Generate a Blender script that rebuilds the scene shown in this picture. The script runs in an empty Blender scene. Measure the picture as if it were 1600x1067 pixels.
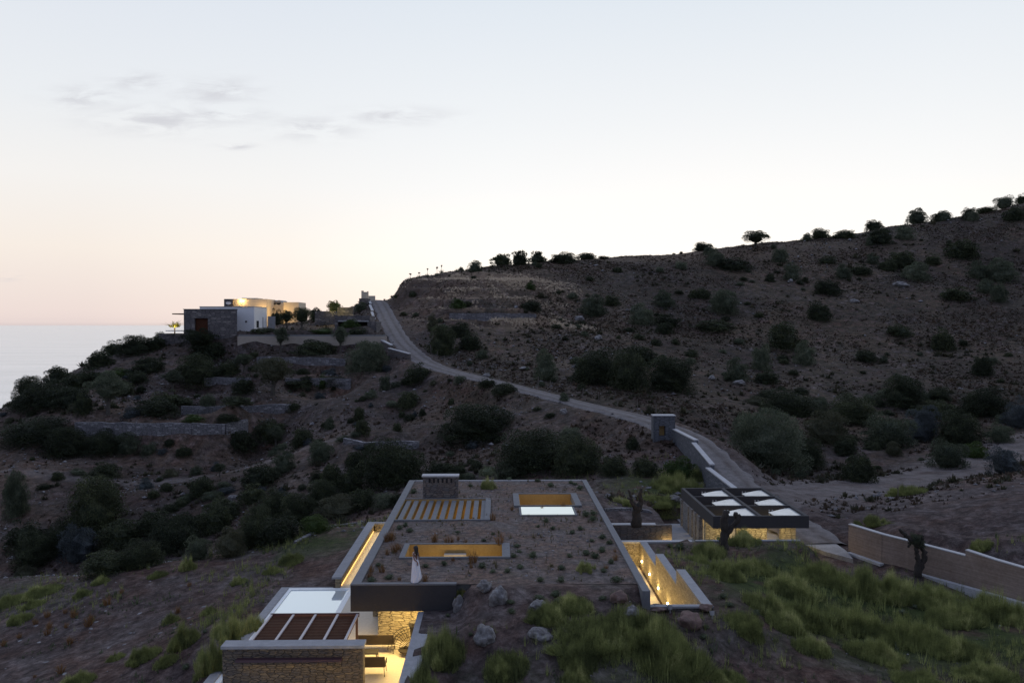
import bpy, bmesh, math, random
import numpy as np
from mathutils import Vector, Matrix
random.seed(7); RNG = np.random.default_rng(7)
R = math.radians
scene = bpy.context.scene
C = bpy.context.scene.collection

# ------------------------------------------------------------------ camera, sky, sun, exposure
F = 1280.0                                   # focal length in pixels of the 1600 px wide photograph
CAMZ = 12.0
cd = bpy.data.cameras.new('camera'); cam = bpy.data.objects.new('camera', cd); C.objects.link(cam)
cam.location = (0, 0, CAMZ)
cam.rotation_euler = (R(90) - math.atan(26.3/F), 0, -math.atan(23/F))
cd.sensor_width = 36; cd.lens = 36*F/1600; cd.clip_start = 0.5; cd.clip_end = 90000
scene.camera = cam
scene.view_settings.view_transform = 'Standard'; scene.view_settings.look = 'None'
scene.view_settings.exposure = 0.0; scene.view_settings.gamma = 1
SUN_AZ = math.atan2(1100-777, F); SUN_EL = R(3.5)

def nn(nt, typ, **kw):
    n = nt.nodes.new(typ)
    for k, v in kw.items():
        if k.startswith('i_'):
            key = k[2:]; key = int(key) if key.isdigit() else key.replace('_', ' ')
            n.inputs[key].default_value = v
        else: setattr(n, k, v)
    return n
def mth(nt, op, a, b=None, c=None, clamp=False):
    n = nt.nodes.new('ShaderNodeMath'); n.operation = op; n.use_clamp = clamp
    for i, v in enumerate((a, b, c)):
        if v is None: continue
        if isinstance(v, (int, float)): n.inputs[i].default_value = v
        else: nt.links.new(v, n.inputs[i])
    return n.outputs[0]
def ramp(nt, fac, stops, interp='LINEAR'):
    n = nt.nodes.new('ShaderNodeValToRGB'); n.color_ramp.interpolation = interp
    e = n.color_ramp.elements
    while len(e) < len(stops): e.new(0.5)
    for k, (p, c) in enumerate(stops):
        e[k].position = p; e[k].color = (c[0], c[1], c[2], 1) if not isinstance(c, (int, float)) else (c, c, c, 1)
    nt.links.new(fac, n.inputs[0]); return n.outputs[0]
def mixc(nt, fac, a, b, mode='MIX'):
    n = nt.nodes.new('ShaderNodeMix'); n.data_type = 'RGBA'; n.blend_type = mode
    for s, v in ((n.inputs[0], fac), (n.inputs[6], a), (n.inputs[7], b)):
        if isinstance(v, (int, float)): s.default_value = v
        elif isinstance(v, tuple): s.default_value = (v[0], v[1], v[2], 1)
        else: nt.links.new(v, s)
    return n.outputs[2]

w = bpy.data.worlds.new('World'); scene.world = w; w.use_nodes = True
nt = w.node_tree; nt.nodes.clear()
out = nn(nt, 'ShaderNodeOutputWorld'); bg = nn(nt, 'ShaderNodeBackground')
tc = nn(nt, 'ShaderNodeTexCoord'); sp = nn(nt, 'ShaderNodeSeparateXYZ')
nt.links.new(tc.outputs['Generated'], sp.inputs[0])
dx, dy, dz = sp.outputs
el = mth(nt, 'ARCSINE', dz)
left = ramp(nt, mth(nt, 'MULTIPLY_ADD', el, 1/1.6, 0.1), [
    (0.0, (.40, .38, .42)), (.099, (.62, .55, .55)), (.10, (.78, .66, .64)), (.107, (.85, .72, .68)), (.152, (.93, .845, .77)),
    (.20, (.91, .89, .87)), (.25, (.83, .855, .885)), (.336, (.73, .78, .86)), (.42, (.84, .91, 1.04)), (.62, (.68, .77, 1.0)), (1.0, (.52, .61, .88))])
right = ramp(nt, mth(nt, 'MULTIPLY_ADD', el, 1/1.6, 0.1), [
    (0.0, (.45, .42, .42)), (.099, (.7, .6, .5)), (.10, (1.2, .97, .80)), (.15, (1.12, 1.06, .98)), (.20, (.97, .97, .965)),
    (.25, (.88, .905, .93)), (.336, (.75, .81, .88)), (.42, (.84, .91, 1.04)), (.62, (.68, .77, 1.0)), (1.0, (.52, .61, .88))])
azs = mth(nt, 'ADD', mth(nt, 'MULTIPLY', dx, math.sin(SUN_AZ)), mth(nt, 'MULTIPLY', dy, math.cos(SUN_AZ)))
hl = mth(nt, 'SQRT', mth(nt, 'ADD', mth(nt, 'MULTIPLY', dx, dx), mth(nt, 'ADD', mth(nt, 'MULTIPLY', dy, dy), 1e-5)))
caz = mth(nt, 'DIVIDE', azs, hl)
sky = mixc(nt, ramp(nt, caz, [(0.76, 0.0), (0.88, .35), (.97, 1.0)]), left, right)
back = ramp(nt, mth(nt, 'MULTIPLY_ADD', caz, .5, .5), [(0.0, (.42, .47, .62)), (.5, (.58, .62, .72)), (.84, (1, 1, 1))])
sky = mixc(nt, 1.0, sky, back, 'MULTIPLY')
# the few thin clouds over the sea, placed by direction
gx = mth(nt, 'DIVIDE', dx, mth(nt, 'MAXIMUM', dy, .05)); gz = mth(nt, 'DIVIDE', dz, mth(nt, 'MAXIMUM', dy, .05))
def blob(cx, cy, wx, wy):
    a = mth(nt, 'DIVIDE', mth(nt, 'SUBTRACT', gx, (cx-777)/F), wx/F); b = mth(nt, 'DIVIDE', mth(nt, 'SUBTRACT', gz, (507-cy)/F), wy/F)
    s = mth(nt, 'ADD', mth(nt, 'MULTIPLY', a, a), mth(nt, 'MULTIPLY', b, b))
    return mth(nt, 'EXPONENT', mth(nt, 'MULTIPLY', s, -1))
cm = blob(225, 134, 45, 13)
for b_ in ((345, 148, 60, 20), (255, 192, 95, 20), (350, 184, 70, 12), (140, 158, 50, 16), (490, 204, 60, 16), (620, 184, 75, 12), (370, 232, 30, 5), (10, 433, 40, 6), (130, 700, 1, 1)):
    cm = mth(nt, 'MAXIMUM', cm, blob(*b_))
cb = nn(nt, 'ShaderNodeCombineXYZ'); nt.links.new(gx, cb.inputs[0]); nt.links.new(mth(nt, 'MULTIPLY', gz, 4.2), cb.inputs[1])
no = nn(nt, 'ShaderNodeTexNoise', i_Scale=17.0, i_Detail=7.0, i_Roughness=.6, i_Distortion=.4); nt.links.new(cb.outputs[0], no.inputs['Vector'])
cf = mth(nt, 'MULTIPLY', cm, ramp(nt, no.outputs[0], [(.40, 0.0), (.58, .8), (.72, 1.0)]))
sky = mixc(nt, mth(nt, 'MULTIPLY', cf, .72), sky, (.58, .58, .63))
ns = nn(nt, 'ShaderNodeTexSky', sky_type='NISHITA'); ns.sun_disc = False; ns.sun_elevation = SUN_EL; ns.sun_rotation = SUN_AZ
sky = mixc(nt, 0.002, sky, ns.outputs[0], 'ADD')
nt.links.new(sky, bg.inputs[0]); bg.inputs[1].default_value = 1.0; nt.links.new(bg.outputs[0], out.inputs[0])
w.cycles.sampling_method = 'AUTOMATIC'

sl = bpy.data.lights.new('sun', 'SUN'); so = bpy.data.objects.new('sun', sl); C.objects.link(so)
sl.energy = 0.5; sl.angle = R(3); sl.color = (1, .80, .60)
sd = Vector((math.sin(SUN_AZ)*math.cos(SUN_EL), math.cos(SUN_AZ)*math.cos(SUN_EL), math.sin(SUN_EL)))
so.rotation_euler = sd.to_track_quat('Z', 'Y').to_euler()

# ------------------------------------------------------------------ helpers
CR = np.array(cam.rotation_euler.to_matrix())
def ray(px, py):
    d = CR @ np.array([(px-800)/F, -(py-533.3)/F, -1.0]); return d/d[1]      # y component 1
def P(px, py, d):
    r = ray(px, py); return (r[0]*d, d, CAMZ + r[2]*d)
def PZ(px, py, z):
    r = ray(px, py); t = (z-CAMZ)/r[2]; return (r[0]*t, t, z)

def tag(o, label=None, cat=None, group=None, kind=None):
    if label: o['label'] = label
    if cat: o['category'] = cat
    if group: o['group'] = group
    if kind: o['kind'] = kind
    return o
def empty(name, loc=(0, 0, 0), rz=0, label=None, cat=None, group=None):
    o = bpy.data.objects.new(name, None); o.empty_display_size = .2; C.objects.link(o); o.location = loc; o.rotation_euler = (0, 0, rz)
    return tag(o, label, cat, group)
def npmesh(name, V, Fc, mat, smooth=False, parent=None, attrs=None, link=True):
    """V (n,3); Fc (m,k) equal-sized faces"""
    V = np.asarray(V, dtype=np.float32); Fc = np.asarray(Fc, dtype=np.int32); m, k = Fc.shape
    me = bpy.data.meshes.new(name); me.vertices.add(len(V)); me.vertices.foreach_set('co', V.ravel())
    me.loops.add(m*k); me.loops.foreach_set('vertex_index', Fc.ravel())
    me.polygons.add(m); me.polygons.foreach_set('loop_start', np.arange(m, dtype=np.int32)*k)
    me.polygons.foreach_set('loop_total', np.full(m, k, dtype=np.int32))
    me.polygons.foreach_set('use_smooth', np.full(m, smooth))
    for an, av in (attrs or {}).items():
        a = me.attributes.new(an, 'FLOAT', 'POINT'); a.data.foreach_set('value', np.asarray(av, dtype=np.float32))
    me.update(calc_edges=True); me.validate()
    me.materials.append(mat)
    if not link: return me
    o = bpy.data.objects.new(name, me); C.objects.link(o)
    if parent: o.parent = parent
    return o
class MB:
    def __init__(s): s.v = []; s.f = []
    def poly(s, pts, f): b = len(s.v); s.v += [tuple(p) for p in pts]; s.f += [tuple(i+b for i in q) for q in f]; return s
    def box(s, x0, y0, z0, x1, y1, z1):
        p = [(x0, y0, z0), (x1, y0, z0), (x1, y1, z0), (x0, y1, z0), (x0, y0, z1), (x1, y0, z1), (x1, y1, z1), (x0, y1, z1)]
        s.poly(p, [(0, 3, 2, 1), (4, 5, 6, 7), (0, 1, 5, 4), (1, 2, 6, 5), (2, 3, 7, 6), (3, 0, 4, 7)]); return s
    def beam(s, a, b, wd, z0a, z1a, z0b=None, z1b=None):
        """wall piece from a to b (x,y) of thickness wd, bottoms and tops given"""
        z0b = z0a if z0b is None else z0b; z1b = z1a if z1b is None else z1b
        dx_, dy_ = b[0]-a[0], b[1]-a[1]; L = math.hypot(dx_, dy_); nx, ny = -dy_/L*wd/2, dx_/L*wd/2
        p = [(a[0]-nx, a[1]-ny, z0a), (b[0]-nx, b[1]-ny, z0b), (b[0]+nx, b[1]+ny, z0b), (a[0]+nx, a[1]+ny, z0a),
             (a[0]-nx, a[1]-ny, z1a), (b[0]-nx, b[1]-ny, z1b), (b[0]+nx, b[1]+ny, z1b), (a[0]+nx, a[1]+ny, z1a)]
        s.poly(p, [(0, 3, 2, 1), (4, 5, 6, 7), (0, 1, 5, 4), (1, 2, 6, 5), (2, 3, 7, 6), (3, 0, 4, 7)]); return s
    def prism(s, pts, z0, z1):
        n = len(pts); p = [(x, y, z0) for x, y in pts] + [(x, y, z1) for x, y in pts]
        s.poly(p, [tuple(range(n))[::-1], tuple(range(n, 2*n))] + [(i, (i+1) % n, (i+1) % n+n, i+n) for i in range(n)]); return s
    def tube(s, pts, rads, n=7, jit=0.0):
        pts = [Vector(p) for p in pts]; b = len(s.v); up = None
        for i, p in enumerate(pts):
            t = (pts[min(i+1, len(pts)-1)] - pts[max(i-1, 0)]).normalized()
            if up is None: up = t.orthogonal().normalized()
            up = (up - t*up.dot(t)).normalized(); q = t.cross(up)
            for k in range(n):
                a = 2*math.pi*k/n; rr = rads[i]*(1+random.uniform(-jit, jit))
                s.v.append(tuple(p + (up*math.cos(a) + q*math.sin(a))*rr))
        for i in range(len(pts)-1):
            for k in range(n):
                a0 = b+i*n+k; a1 = b+i*n+(k+1) % n; s.f.append((a0, a1, a1+n, a0+n))
        s.f.append(tuple(range(b, b+n))[::-1]); e = b+(len(pts)-1)*n; s.f.append(tuple(range(e, e+n))); return s
    def build(s, name, mat, parent=None, smooth=False, bevel=0, loc=None):
        me = bpy.data.meshes.new(name); me.from_pydata(s.v, [], s.f); me.validate(); me.update()
        bm = bmesh.new(); bm.from_mesh(me); bmesh.ops.recalc_face_normals(bm, faces=bm.faces)
        if bevel: bmesh.ops.bevel(bm, geom=bm.edges[:], offset=bevel, segments=1, affect='EDGES')
        bm.to_mesh(me); bm.free()
        if smooth: me.polygons.foreach_set('use_smooth', [True]*len(me.polygons))
        me.materials.append(mat); o = bpy.data.objects.new(name, me); C.objects.link(o)
        if loc: o.location = loc
        if parent: o.parent = parent
        return o
def plate(outer, holes, z0, z1, name, mat, parent=None):
    """flat slab with rectangular holes, as one closed mesh"""
    xs = sorted({outer[0], outer[2], *[h[0] for h in holes], *[h[2] for h in holes]})
    ys = sorted({outer[1], outer[3], *[h[1] for h in holes], *[h[3] for h in holes]})
    def solid(i, j):
        if i < 0 or j < 0 or i >= len(xs)-1 or j >= len(ys)-1: return False
        cx, cy = (xs[i]+xs[i+1])/2, (ys[j]+ys[j+1])/2
        return not any(h[0] < cx < h[2] and h[1] < cy < h[3] for h in holes)
    m = MB()
    for i in range(len(xs)-1):
        for j in range(len(ys)-1):
            if not solid(i, j): continue
            a, b, c, d = xs[i], ys[j], xs[i+1], ys[j+1]
            m.poly([(a, b, z1), (c, b, z1), (c, d, z1), (a, d, z1)], [(0, 1, 2, 3)]); m.poly([(a, b, z0), (c, b, z0), (c, d, z0), (a, d, z0)], [(0, 3, 2, 1)])
            for (di, dj, p, q) in ((-1, 0, (a, d), (a, b)), (1, 0, (c, b), (c, d)), (0, -1, (a, b), (c, b)), (0, 1, (c, d), (a, d))):
                if not solid(i+di, j+dj): m.poly([(*p, z0), (*q, z0), (*q, z1), (*p, z1)], [(0, 1, 2, 3)])
    me = bpy.data.meshes.new(name); me.from_pydata(m.v, [], m.f); me.materials.append(mat)
    o = bpy.data.objects.new(name, me); C.objects.link(o)
    if parent: o.parent = parent
    return o

# ------------------------------------------------------------------ materials
def mat(name, col=(.5, .5, .5), rough=.8, **kw):
    m = bpy.data.materials.new(name); m.use_nodes = True; b = m.node_tree.nodes['Principled BSDF']
    b.inputs['Base Color'].default_value = (*col, 1); b.inputs['Roughness'].default_value = rough
    for k, v in kw.items(): b.inputs[k.replace('_', ' ')].default_value = v
    return m
def pos(nt): return nn(nt, 'ShaderNodeNewGeometry').outputs['Position']
def noise(nt, vec, scale, detail=4, rough=.55, dist=0):
    n = nn(nt, 'ShaderNodeTexNoise', i_Scale=scale, i_Detail=float(detail), i_Roughness=rough, i_Distortion=float(dist)); nt.links.new(vec, n.inputs['Vector']); return n.outputs[0]
def bump(nt, b, h, strength=.5, dist=.05):
    n = nn(nt, 'ShaderNodeBump', i_Strength=strength, i_Distance=dist); nt.links.new(h, n.inputs['Height']); nt.links.new(n.outputs[0], b.inputs['Normal'])
def concrete(name, c0, c1, scale=3, boards=0, rough=.85):
    m = mat(name, c0, rough); t = m.node_tree; b = t.nodes['Principled BSDF']; p = pos(t)
    f = noise(t, p, scale, 8, .65); col = ramp(t, f, [(.3, c0), (.7, c1)])
    g = noise(t, p, scale*9, 3, .6); col = mixc(t, .25, col, ramp(t, g, [(.35, tuple(x*.6 for x in c0)), (.65, c1)]))
    t.links.new(col, b.inputs['Base Color']); bump(t, b, g, .3, .02); return m
def masonry(name, cols, mortar, bw=.42, bh=.14, dist=.05, rough=.9):
    """rough coursed rubble: stretched irregular cells, every stone with its own tone and a dark joint"""
    m = mat(name, cols[0], rough); t = m.node_tree; b = t.nodes['Principled BSDF']
    s = nn(t, 'ShaderNodeSeparateXYZ'); t.links.new(pos(t), s.inputs[0])
    sn = nn(t, 'ShaderNodeSeparateColor'); nz = nn(t, 'ShaderNodeTexNoise', i_Scale=2.0, i_Detail=4.0); t.links.new(pos(t), nz.inputs['Vector']); t.links.new(nz.outputs[1], sn.inputs[0])
    u = mth(t, 'DIVIDE', mth(t, 'ADD', mth(t, 'ADD', s.outputs[0], s.outputs[1]), mth(t, 'MULTIPLY', sn.outputs[0], dist*3)), bw)
    v = mth(t, 'DIVIDE', mth(t, 'ADD', s.outputs[2], mth(t, 'MULTIPLY', sn.outputs[1], dist*2)), bh)
    c = nn(t, 'ShaderNodeCombineXYZ'); t.links.new(u, c.inputs[0]); t.links.new(v, c.inputs[1])
    vo = nn(t, 'ShaderNodeTexVoronoi', i_Scale=1.0, i_Randomness=.82); vo.voronoi_dimensions = '2D'; t.links.new(c.outputs[0], vo.inputs['Vector'])
    ve = nn(t, 'ShaderNodeTexVoronoi', i_Scale=1.0, i_Randomness=.82); ve.voronoi_dimensions = '2D'; ve.feature = 'DISTANCE_TO_EDGE'; t.links.new(c.outputs[0], ve.inputs['Vector'])
    sc = nn(t, 'ShaderNodeSeparateColor'); t.links.new(vo.outputs['Color'], sc.inputs[0])
    col = ramp(t, sc.outputs[0], [(i/(len(cols)-1), k) for i, k in enumerate(cols)])
    col = mixc(t, .35, col, ramp(t, noise(t, pos(t), 9, 5), [(.3, tuple(x*.45 for x in cols[0])), (.7, tuple(min(1, x*1.25) for x in cols[-1]))]))
    jn = ramp(t, ve.outputs['Distance'], [(.015, .85), (.075, 0.0)])
    col = mixc(t, jn, col, mortar); t.links.new(col, b.inputs['Base Color'])
    h = mth(t, 'SUBTRACT', mth(t, 'ADD', mth(t, 'MULTIPLY', noise(t, pos(t), 14, 4), .5), mth(t, 'MULTIPLY', sc.outputs[1], .5)), jn); bump(t, b, h, 1.0, .07); return m
def foliage(name, c0, c1, c2=None, sc=None):
    m = mat(name, c0, .65); t = m.node_tree; b = t.nodes['Principled BSDF']
    oi = nn(t, 'ShaderNodeObjectInfo'); p = pos(t) if sc else nn(t, 'ShaderNodeTexCoord').outputs['Object']; k = sc or 5.0
    f = mth(t, 'ADD', mth(t, 'MULTIPLY', noise(t, p, k, 3, .6), .55), mth(t, 'MULTIPLY', noise(t, p, k*(14 if sc else 6), 2, .7), .45))
    f = mth(t, 'ADD', f, mth(t, 'MULTIPLY_ADD', oi.outputs['Random'], .12, -.06))
    st = [(.36, c0), (.54, c1)] + ([(.64, c2)] if c2 else [])
    c_ = ramp(t, f, st); t.links.new(c_, b.inputs['Base Color']); b.inputs['Specular IOR Level'].default_value = .25
    tr = nn(t, 'ShaderNodeBsdfTranslucent'); t.links.new(c_, tr.inputs[0]); mx = nn(t, 'ShaderNodeMixShader', i_0=.38); o_ = t.nodes['Material Output']
    t.links.new(b.outputs[0], mx.inputs[1]); t.links.new(tr.outputs[0], mx.inputs[2]); t.links.new(mx.outputs[0], o_.inputs[0])
    return m

def emis(name, col, s):
    m = mat(name, col, .5); b = m.node_tree.nodes['Principled BSDF']; b.inputs['Emission Color'].default_value = (*col, 1); b.inputs['Emission Strength'].default_value = s; return m

M = {}
M['conc'] = concrete('light_concrete', (.20, .205, .215), (.30, .30, .31))
M['conc_dark'] = concrete('grey_concrete', (.115, .118, .125), (.165, .168, .175), 2)
M['fascia'] = concrete('dark_plaster', (.026, .025, .027), (.033, .031, .033), 1.2)
M['pav'] = concrete('charcoal_paint', (.030, .028, .031), (.038, .036, .038), 1.0)
M['plaster'] = concrete('white_plaster', (.72, .72, .73), (.80, .80, .80), 1.5)
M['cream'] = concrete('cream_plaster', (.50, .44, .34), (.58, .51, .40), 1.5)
M['beige'] = concrete('beige_plaster', (.30, .255, .21), (.37, .32, .265), 1.0)
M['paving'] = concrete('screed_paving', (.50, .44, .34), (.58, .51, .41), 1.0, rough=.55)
M['drive'] = concrete('rough_pale_concrete', (.13, .125, .125), (.30, .29, .285), 1.3)
M['poolw'] = concrete('white_pool_plaster', (.74, .78, .78), (.80, .83, .83), .6, rough=.5)
M['stone'] = masonry('grey_field_stone', [(.06, .056, .064), (.13, .10, .085), (.085, .088, .10), (.19, .155, .13)], (.05, .045, .04))
M['stone_warm'] = masonry('buff_field_stone', [(.20, .16, .10), (.36, .30, .20), (.27, .22, .15), (.48, .41, .28)], (.13, .10, .065), .36, .115)
M['dry'] = masonry('dry_stone', [(.07, .068, .078), (.12, .115, .12), (.09, .085, .095), (.32, .31, .32)], (.012, .011, .012), .6, .2, .09)
M['dark_stone'] = masonry('dark_slate_stone', [(.05, .047, .055), (.10, .09, .09), (.065, .062, .072), (.26, .23, .21)], (.03, .028, .03), .95, .32, .05)
M['coping'] = concrete('pale_coping', (.34, .34, .345), (.46, .455, .45), 1.5)
M['wood'] = concrete('ochre_wood', (.27, .17, .055), (.36, .235, .085), 1.2, rough=.5)
M['dwood'] = concrete('brown_slat_wood', (.045, .016, .008), (.075, .028, .013), 3, rough=.6)
M['dwood'].node_tree.nodes['Principled BSDF'].inputs['Specular IOR Level'].default_value = .1
M['metal_w'] = mat('grey_white_metal', (.36, .33, .34), .4)
M['maroon'] = mat('maroon_steel', (.05, .022, .028), .5)
M['black'] = mat('dark_wicker', (.018, .014, .011), .7)
M['cloth'] = mat('dark_brown_cloth', (.05, .036, .026), .9)
M['bark'] = concrete('charred_bark', (.012, .010, .009), (.045, .034, .026), 7)
M['bark2'] = concrete('olive_bark', (.03, .026, .022), (.08, .07, .058), 5)
M['glass'] = mat('mirror_glass', (.75, .80, .83), .06, Metallic=.9)
M['sky_reflection'] = mat('reflected_sky_panel', (.70, .73, .75), .25, Metallic=.45)
for k_ in ('sky_reflection', 'glass'):
    t = M[k_].node_tree; b = t.nodes['Principled BSDF']; c_ = tuple(b.inputs['Base Color'].default_value)[:3]
    t.links.new(ramp(t, noise(t, pos(t), 1.3, 6, .7), [(.3, tuple(x*.72 for x in c_)), (.65, c_)]), b.inputs['Base Color'])
M['lampm'] = mat('lamp_metal', (.25, .25, .26), .4)
M['dwin'] = mat('dark_window', (.012, .013, .015), .2)
M['post'] = mat('weathered_post', (.12, .10, .09), .9)
# board-marked retaining wall
m = concrete('board_marked_concrete', (.21, .150, .112), (.30, .235, .195), .7); t = m.node_tree; b = t.nodes['Principled BSDF']
s_ = nn(t, 'ShaderNodeSeparateXYZ'); t.links.new(pos(t), s_.inputs[0])
cx_ = nn(t, 'ShaderNodeCombineXYZ'); t.links.new(mth(t, 'MULTIPLY', s_.outputs[0], .35), cx_.inputs[0]); t.links.new(mth(t, 'MULTIPLY', s_.outputs[2], 7.0), cx_.inputs[2])
streak = noise(t, cx_.outputs[0], 1.6, 4)
old = b.inputs['Base Color'].links[0].from_socket
t.links.new(mixc(t, .8, old, ramp(t, streak, [(.35, (.72, .70, .70)), (.65, (1.08, 1.07, 1.05))]), 'MULTIPLY'), b.inputs['Base Color'])
bump(t, b, streak, .15, .02); M['board'] = m
# slatted pergola cloth: thin slats
m = M['dwood']; t = m.node_tree; b = t.nodes['Principled BSDF']
s_ = nn(t, 'ShaderNodeSeparateXYZ'); t.links.new(pos(t), s_.inputs[0])
bump(t, b, mth(t, 'SINE', mth(t, 'MULTIPLY', s_.outputs[1], 60.0)), .8, .02)
# rock
m = mat('grey_rock', (.15, .15, .16), .9); t = m.node_tree; b = t.nodes['Principled BSDF']; oc = nn(t, 'ShaderNodeTexCoord').outputs['Object']
f1 = noise(t, oc, 2.2, 8, .65, .6)
t.links.new(ramp(t, f1, [(.3, (.065, .058, .056)), (.5, (.16, .152, .150)), (.68, (.30, .29, .285))]), b.inputs['Base Color']); bump(t, b, noise(t, oc, 5, 8, .7, .5), .9, .15); M['rock'] = m
m = mat('reddish_rock', (.15, .1, .09), .9); t = m.node_tree; b = t.nodes['Principled BSDF']; oc = nn(t, 'ShaderNodeTexCoord').outputs['Object']
t.links.new(ramp(t, noise(t, oc, 1.6, 8, .6, .5), [(.35, (.09, .06, .05)), (.6, (.19, .12, .10)), (.7, (.16, .16, .17))]), b.inputs['Base Color']); bump(t, b, noise(t, oc, 4, 8, .7), .9, .15); M['rock_red'] = m
# scattered stones: tone per place
m = mat('scree', (.2, .2, .2), .9); t = m.node_tree; b = t.nodes['Principled BSDF']
t.links.new(ramp(t, noise(t, pos(t), 1.3, 3), [(.3, (.05, .045, .045)), (.5, (.13, .125, .13)), (.72, (.30, .29, .285))]), b.inputs['Base Color']); M['scree'] = m
# foliage
M['f_dark'] = foliage('dark_leaves', (.012, .017, .009), (.042, .052, .026), (.095, .105, .048))
M['f_olive'] = foliage('olive_leaves', (.028, .036, .022), (.092, .108, .068), (.18, .195, .13))
M['f_tree'] = foliage('pale_olive_leaves', (.040, .045, .026), (.085, .085, .050), (.11, .11, .065))
M['f_grey'] = foliage('blue_grey_leaves', (.03, .038, .042), (.07, .082, .085))
M['f_bright'] = foliage('fresh_green_leaves', (.022, .045, .010), (.055, .085, .02))
M['f_lit'] = foliage('yellow_green_leaves', (.08, .10, .02), (.20, .20, .05))
M['f_cush'] = foliage('cushion_leaves', (.035, .048, .026), (.11, .13, .075))
M['f_grass'] = foliage('green_grass_blades', (.085, .10, .040), (.25, .275, .095), (.46, .45, .21), .9)
M['f_straw'] = foliage('orange_straw', (.10, .050, .022), (.19, .105, .045))
M['f_dry'] = foliage('dry_scrub', (.026, .021, .015), (.070, .050, .035), (.14, .098, .065), .22)
M['f_scrub'] = foliage('low_scrub', (.026, .028, .018), (.058, .056, .034), (.10, .085, .05), .3)
M['f_weed'] = foliage('roof_weed_blades', (.06, .05, .03), (.13, .115, .06), (.22, .18, .10), 2.0)
M['f_pale'] = foliage('pale_dry_grass', (.30, .24, .18), (.62, .52, .40))

# ground
def ground_mat():
    m = mat('hillside_soil', (.07, .05, .04), .95); t = m.node_tree; b = t.nodes['Principled BSDF']; p = pos(t)
    big = noise(t, p, .045, 5, .6, .5); mid = noise(t, p, .35, 7, .65, .4); fine = noise(t, p, 1.4, 9, .78, .3)
    red = ramp(t, fine, [(.36, (.026, .016, .013)), (.50, (.082, .050, .040)), (.64, (.165, .112, .088))])
    grey = ramp(t, fine, [(.36, (.030, .025, .025)), (.50, (.092, .078, .074)), (.64, (.200, .175, .170))])
    col = mixc(t, ramp(t, mth(t, 'MULTIPLY_ADD', mid, .6, mth(t, 'MULTIPLY', big, .45)), [(.42, 0.0), (.60, 1.0)]), red, grey)
    pt = ramp(t, noise(t, p, .028, 4, .6, .8), [(.40, (.62, .58, .60)), (.50, (.9, .86, .86)), (.60, (1.15, 1.05, 1.0))])
    at = lambda n: nn(t, 'ShaderNodeAttribute', attribute_name=n).outputs['Fac']
    scr = ramp(t, noise(t, p, .9, 8, .8), [(.38, (.013, .014, .009)), (.50, (.038, .034, .022)), (.62, (.105, .078, .052))])
    col = mixc(t, mth(t, 'MULTIPLY', at('scrub'), ramp(t, noise(t, p, .5, 5, .7), [(.36, 0.0), (.50, .85)])), col, scr)
    col = mixc(t, 1.0, col, pt, 'MULTIPLY')
    dry = ramp(t, noise(t, p, 1.5, 7, .75), [(.3, (.07, .045, .030)), (.7, (.30, .22, .15))])
    col = mixc(t, mth(t, 'MULTIPLY', at('dry'), ramp(t, noise(t, p, .6, 5, .7), [(.3, .3), (.6, 1.0)])), col, dry)
    trk = ramp(t, noise(t, p, .9, 7, .7), [(.3, (.085, .072, .068)), (.7, (.20, .175, .165))])
    col = mixc(t, mth(t, 'MULTIPLY', at('track'), ramp(t, mid, [(.36, .35), (.55, 1.0)])), col, trk)
    gr = ramp(t, noise(t, p, 2.0, 6, .7), [(.35, (.018, .026, .008)), (.7, (.055, .072, .020))])
    col = mixc(t, mth(t, 'MULTIPLY', at('green'), ramp(t, mth(t, 'ADD', mid, mth(t, 'MULTIPLY', at('green'), .12)), [(.45, 0.0), (.60, 1.0)])), col, gr)
    vo = nn(t, 'ShaderNodeTexVoronoi', i_Scale=2.1); t.links.new(p, vo.inputs['Vector'])
    sv = ramp(t, vo.outputs['Distance'], [(.10, 1.0), (.17, 0.0)])
    stn = mth(t, 'MULTIPLY', sv, mth(t, 'MULTIPLY', at('stony'), ramp(t, noise(t, p, .22, 4), [(.48, 0.0), (.62, 1.0)])))
    col = mixc(t, stn, col, (.22, .21, .215))
    t.links.new(col, b.inputs['Base Color']); b.inputs['Specular IOR Level'].default_value = .15
    h = mth(t, 'ADD', mth(t, 'MULTIPLY', fine, .5), mth(t, 'ADD', mth(t, 'MULTIPLY', mid, 1.5), mth(t, 'MULTIPLY', stn, .3))); bump(t, b, h, .9, .35)
    return m
M['ground'] = ground_mat()
m = mat('gravel_road', (.12, .11, .11), .95); t = m.node_tree; b = t.nodes['Principled BSDF']; p = pos(t)
col = ramp(t, noise(t, p, 1.2, 8, .7), [(.3, (.075, .068, .067)), (.7, (.19, .17, .165))])
at_ = nn(t, 'ShaderNodeAttribute', attribute_name='rut').outputs['Fac']
col = mixc(t, mth(t, 'MULTIPLY', at_, ramp(t, noise(t, p, .8, 4), [(.35, .35), (.6, 1.0)])), col, (.060, .045, .038))
t.links.new(col, b.inputs['Base Color']); bump(t, b, noise(t, p, 5, 6, .7), .8, .08); M['road'] = m
m = mat('roof_soil', (.07, .05, .04), .95); t = m.node_tree; b = t.nodes['Principled BSDF']; p = pos(t)
f_ = noise(t, p, 3.5, 8, .7); c1 = ramp(t, f_, [(.34, (.034, .021, .016)), (.5, (.098, .060, .045)), (.66, (.19, .122, .092))]); c2 = ramp(t, f_, [(.34, (.038, .030, .028)), (.5, (.09, .072, .066)), (.66, (.17, .14, .13))])
col = mixc(t, ramp(t, noise(t, p, .5, 5, .6), [(.4, 0.0), (.6, 1.0)]), c1, c2)
col = mixc(t, ramp(t, noise(t, p, 1.1, 5, .7), [(.56, 0.0), (.70, .6)]), col, (.07, .065, .035))
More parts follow.
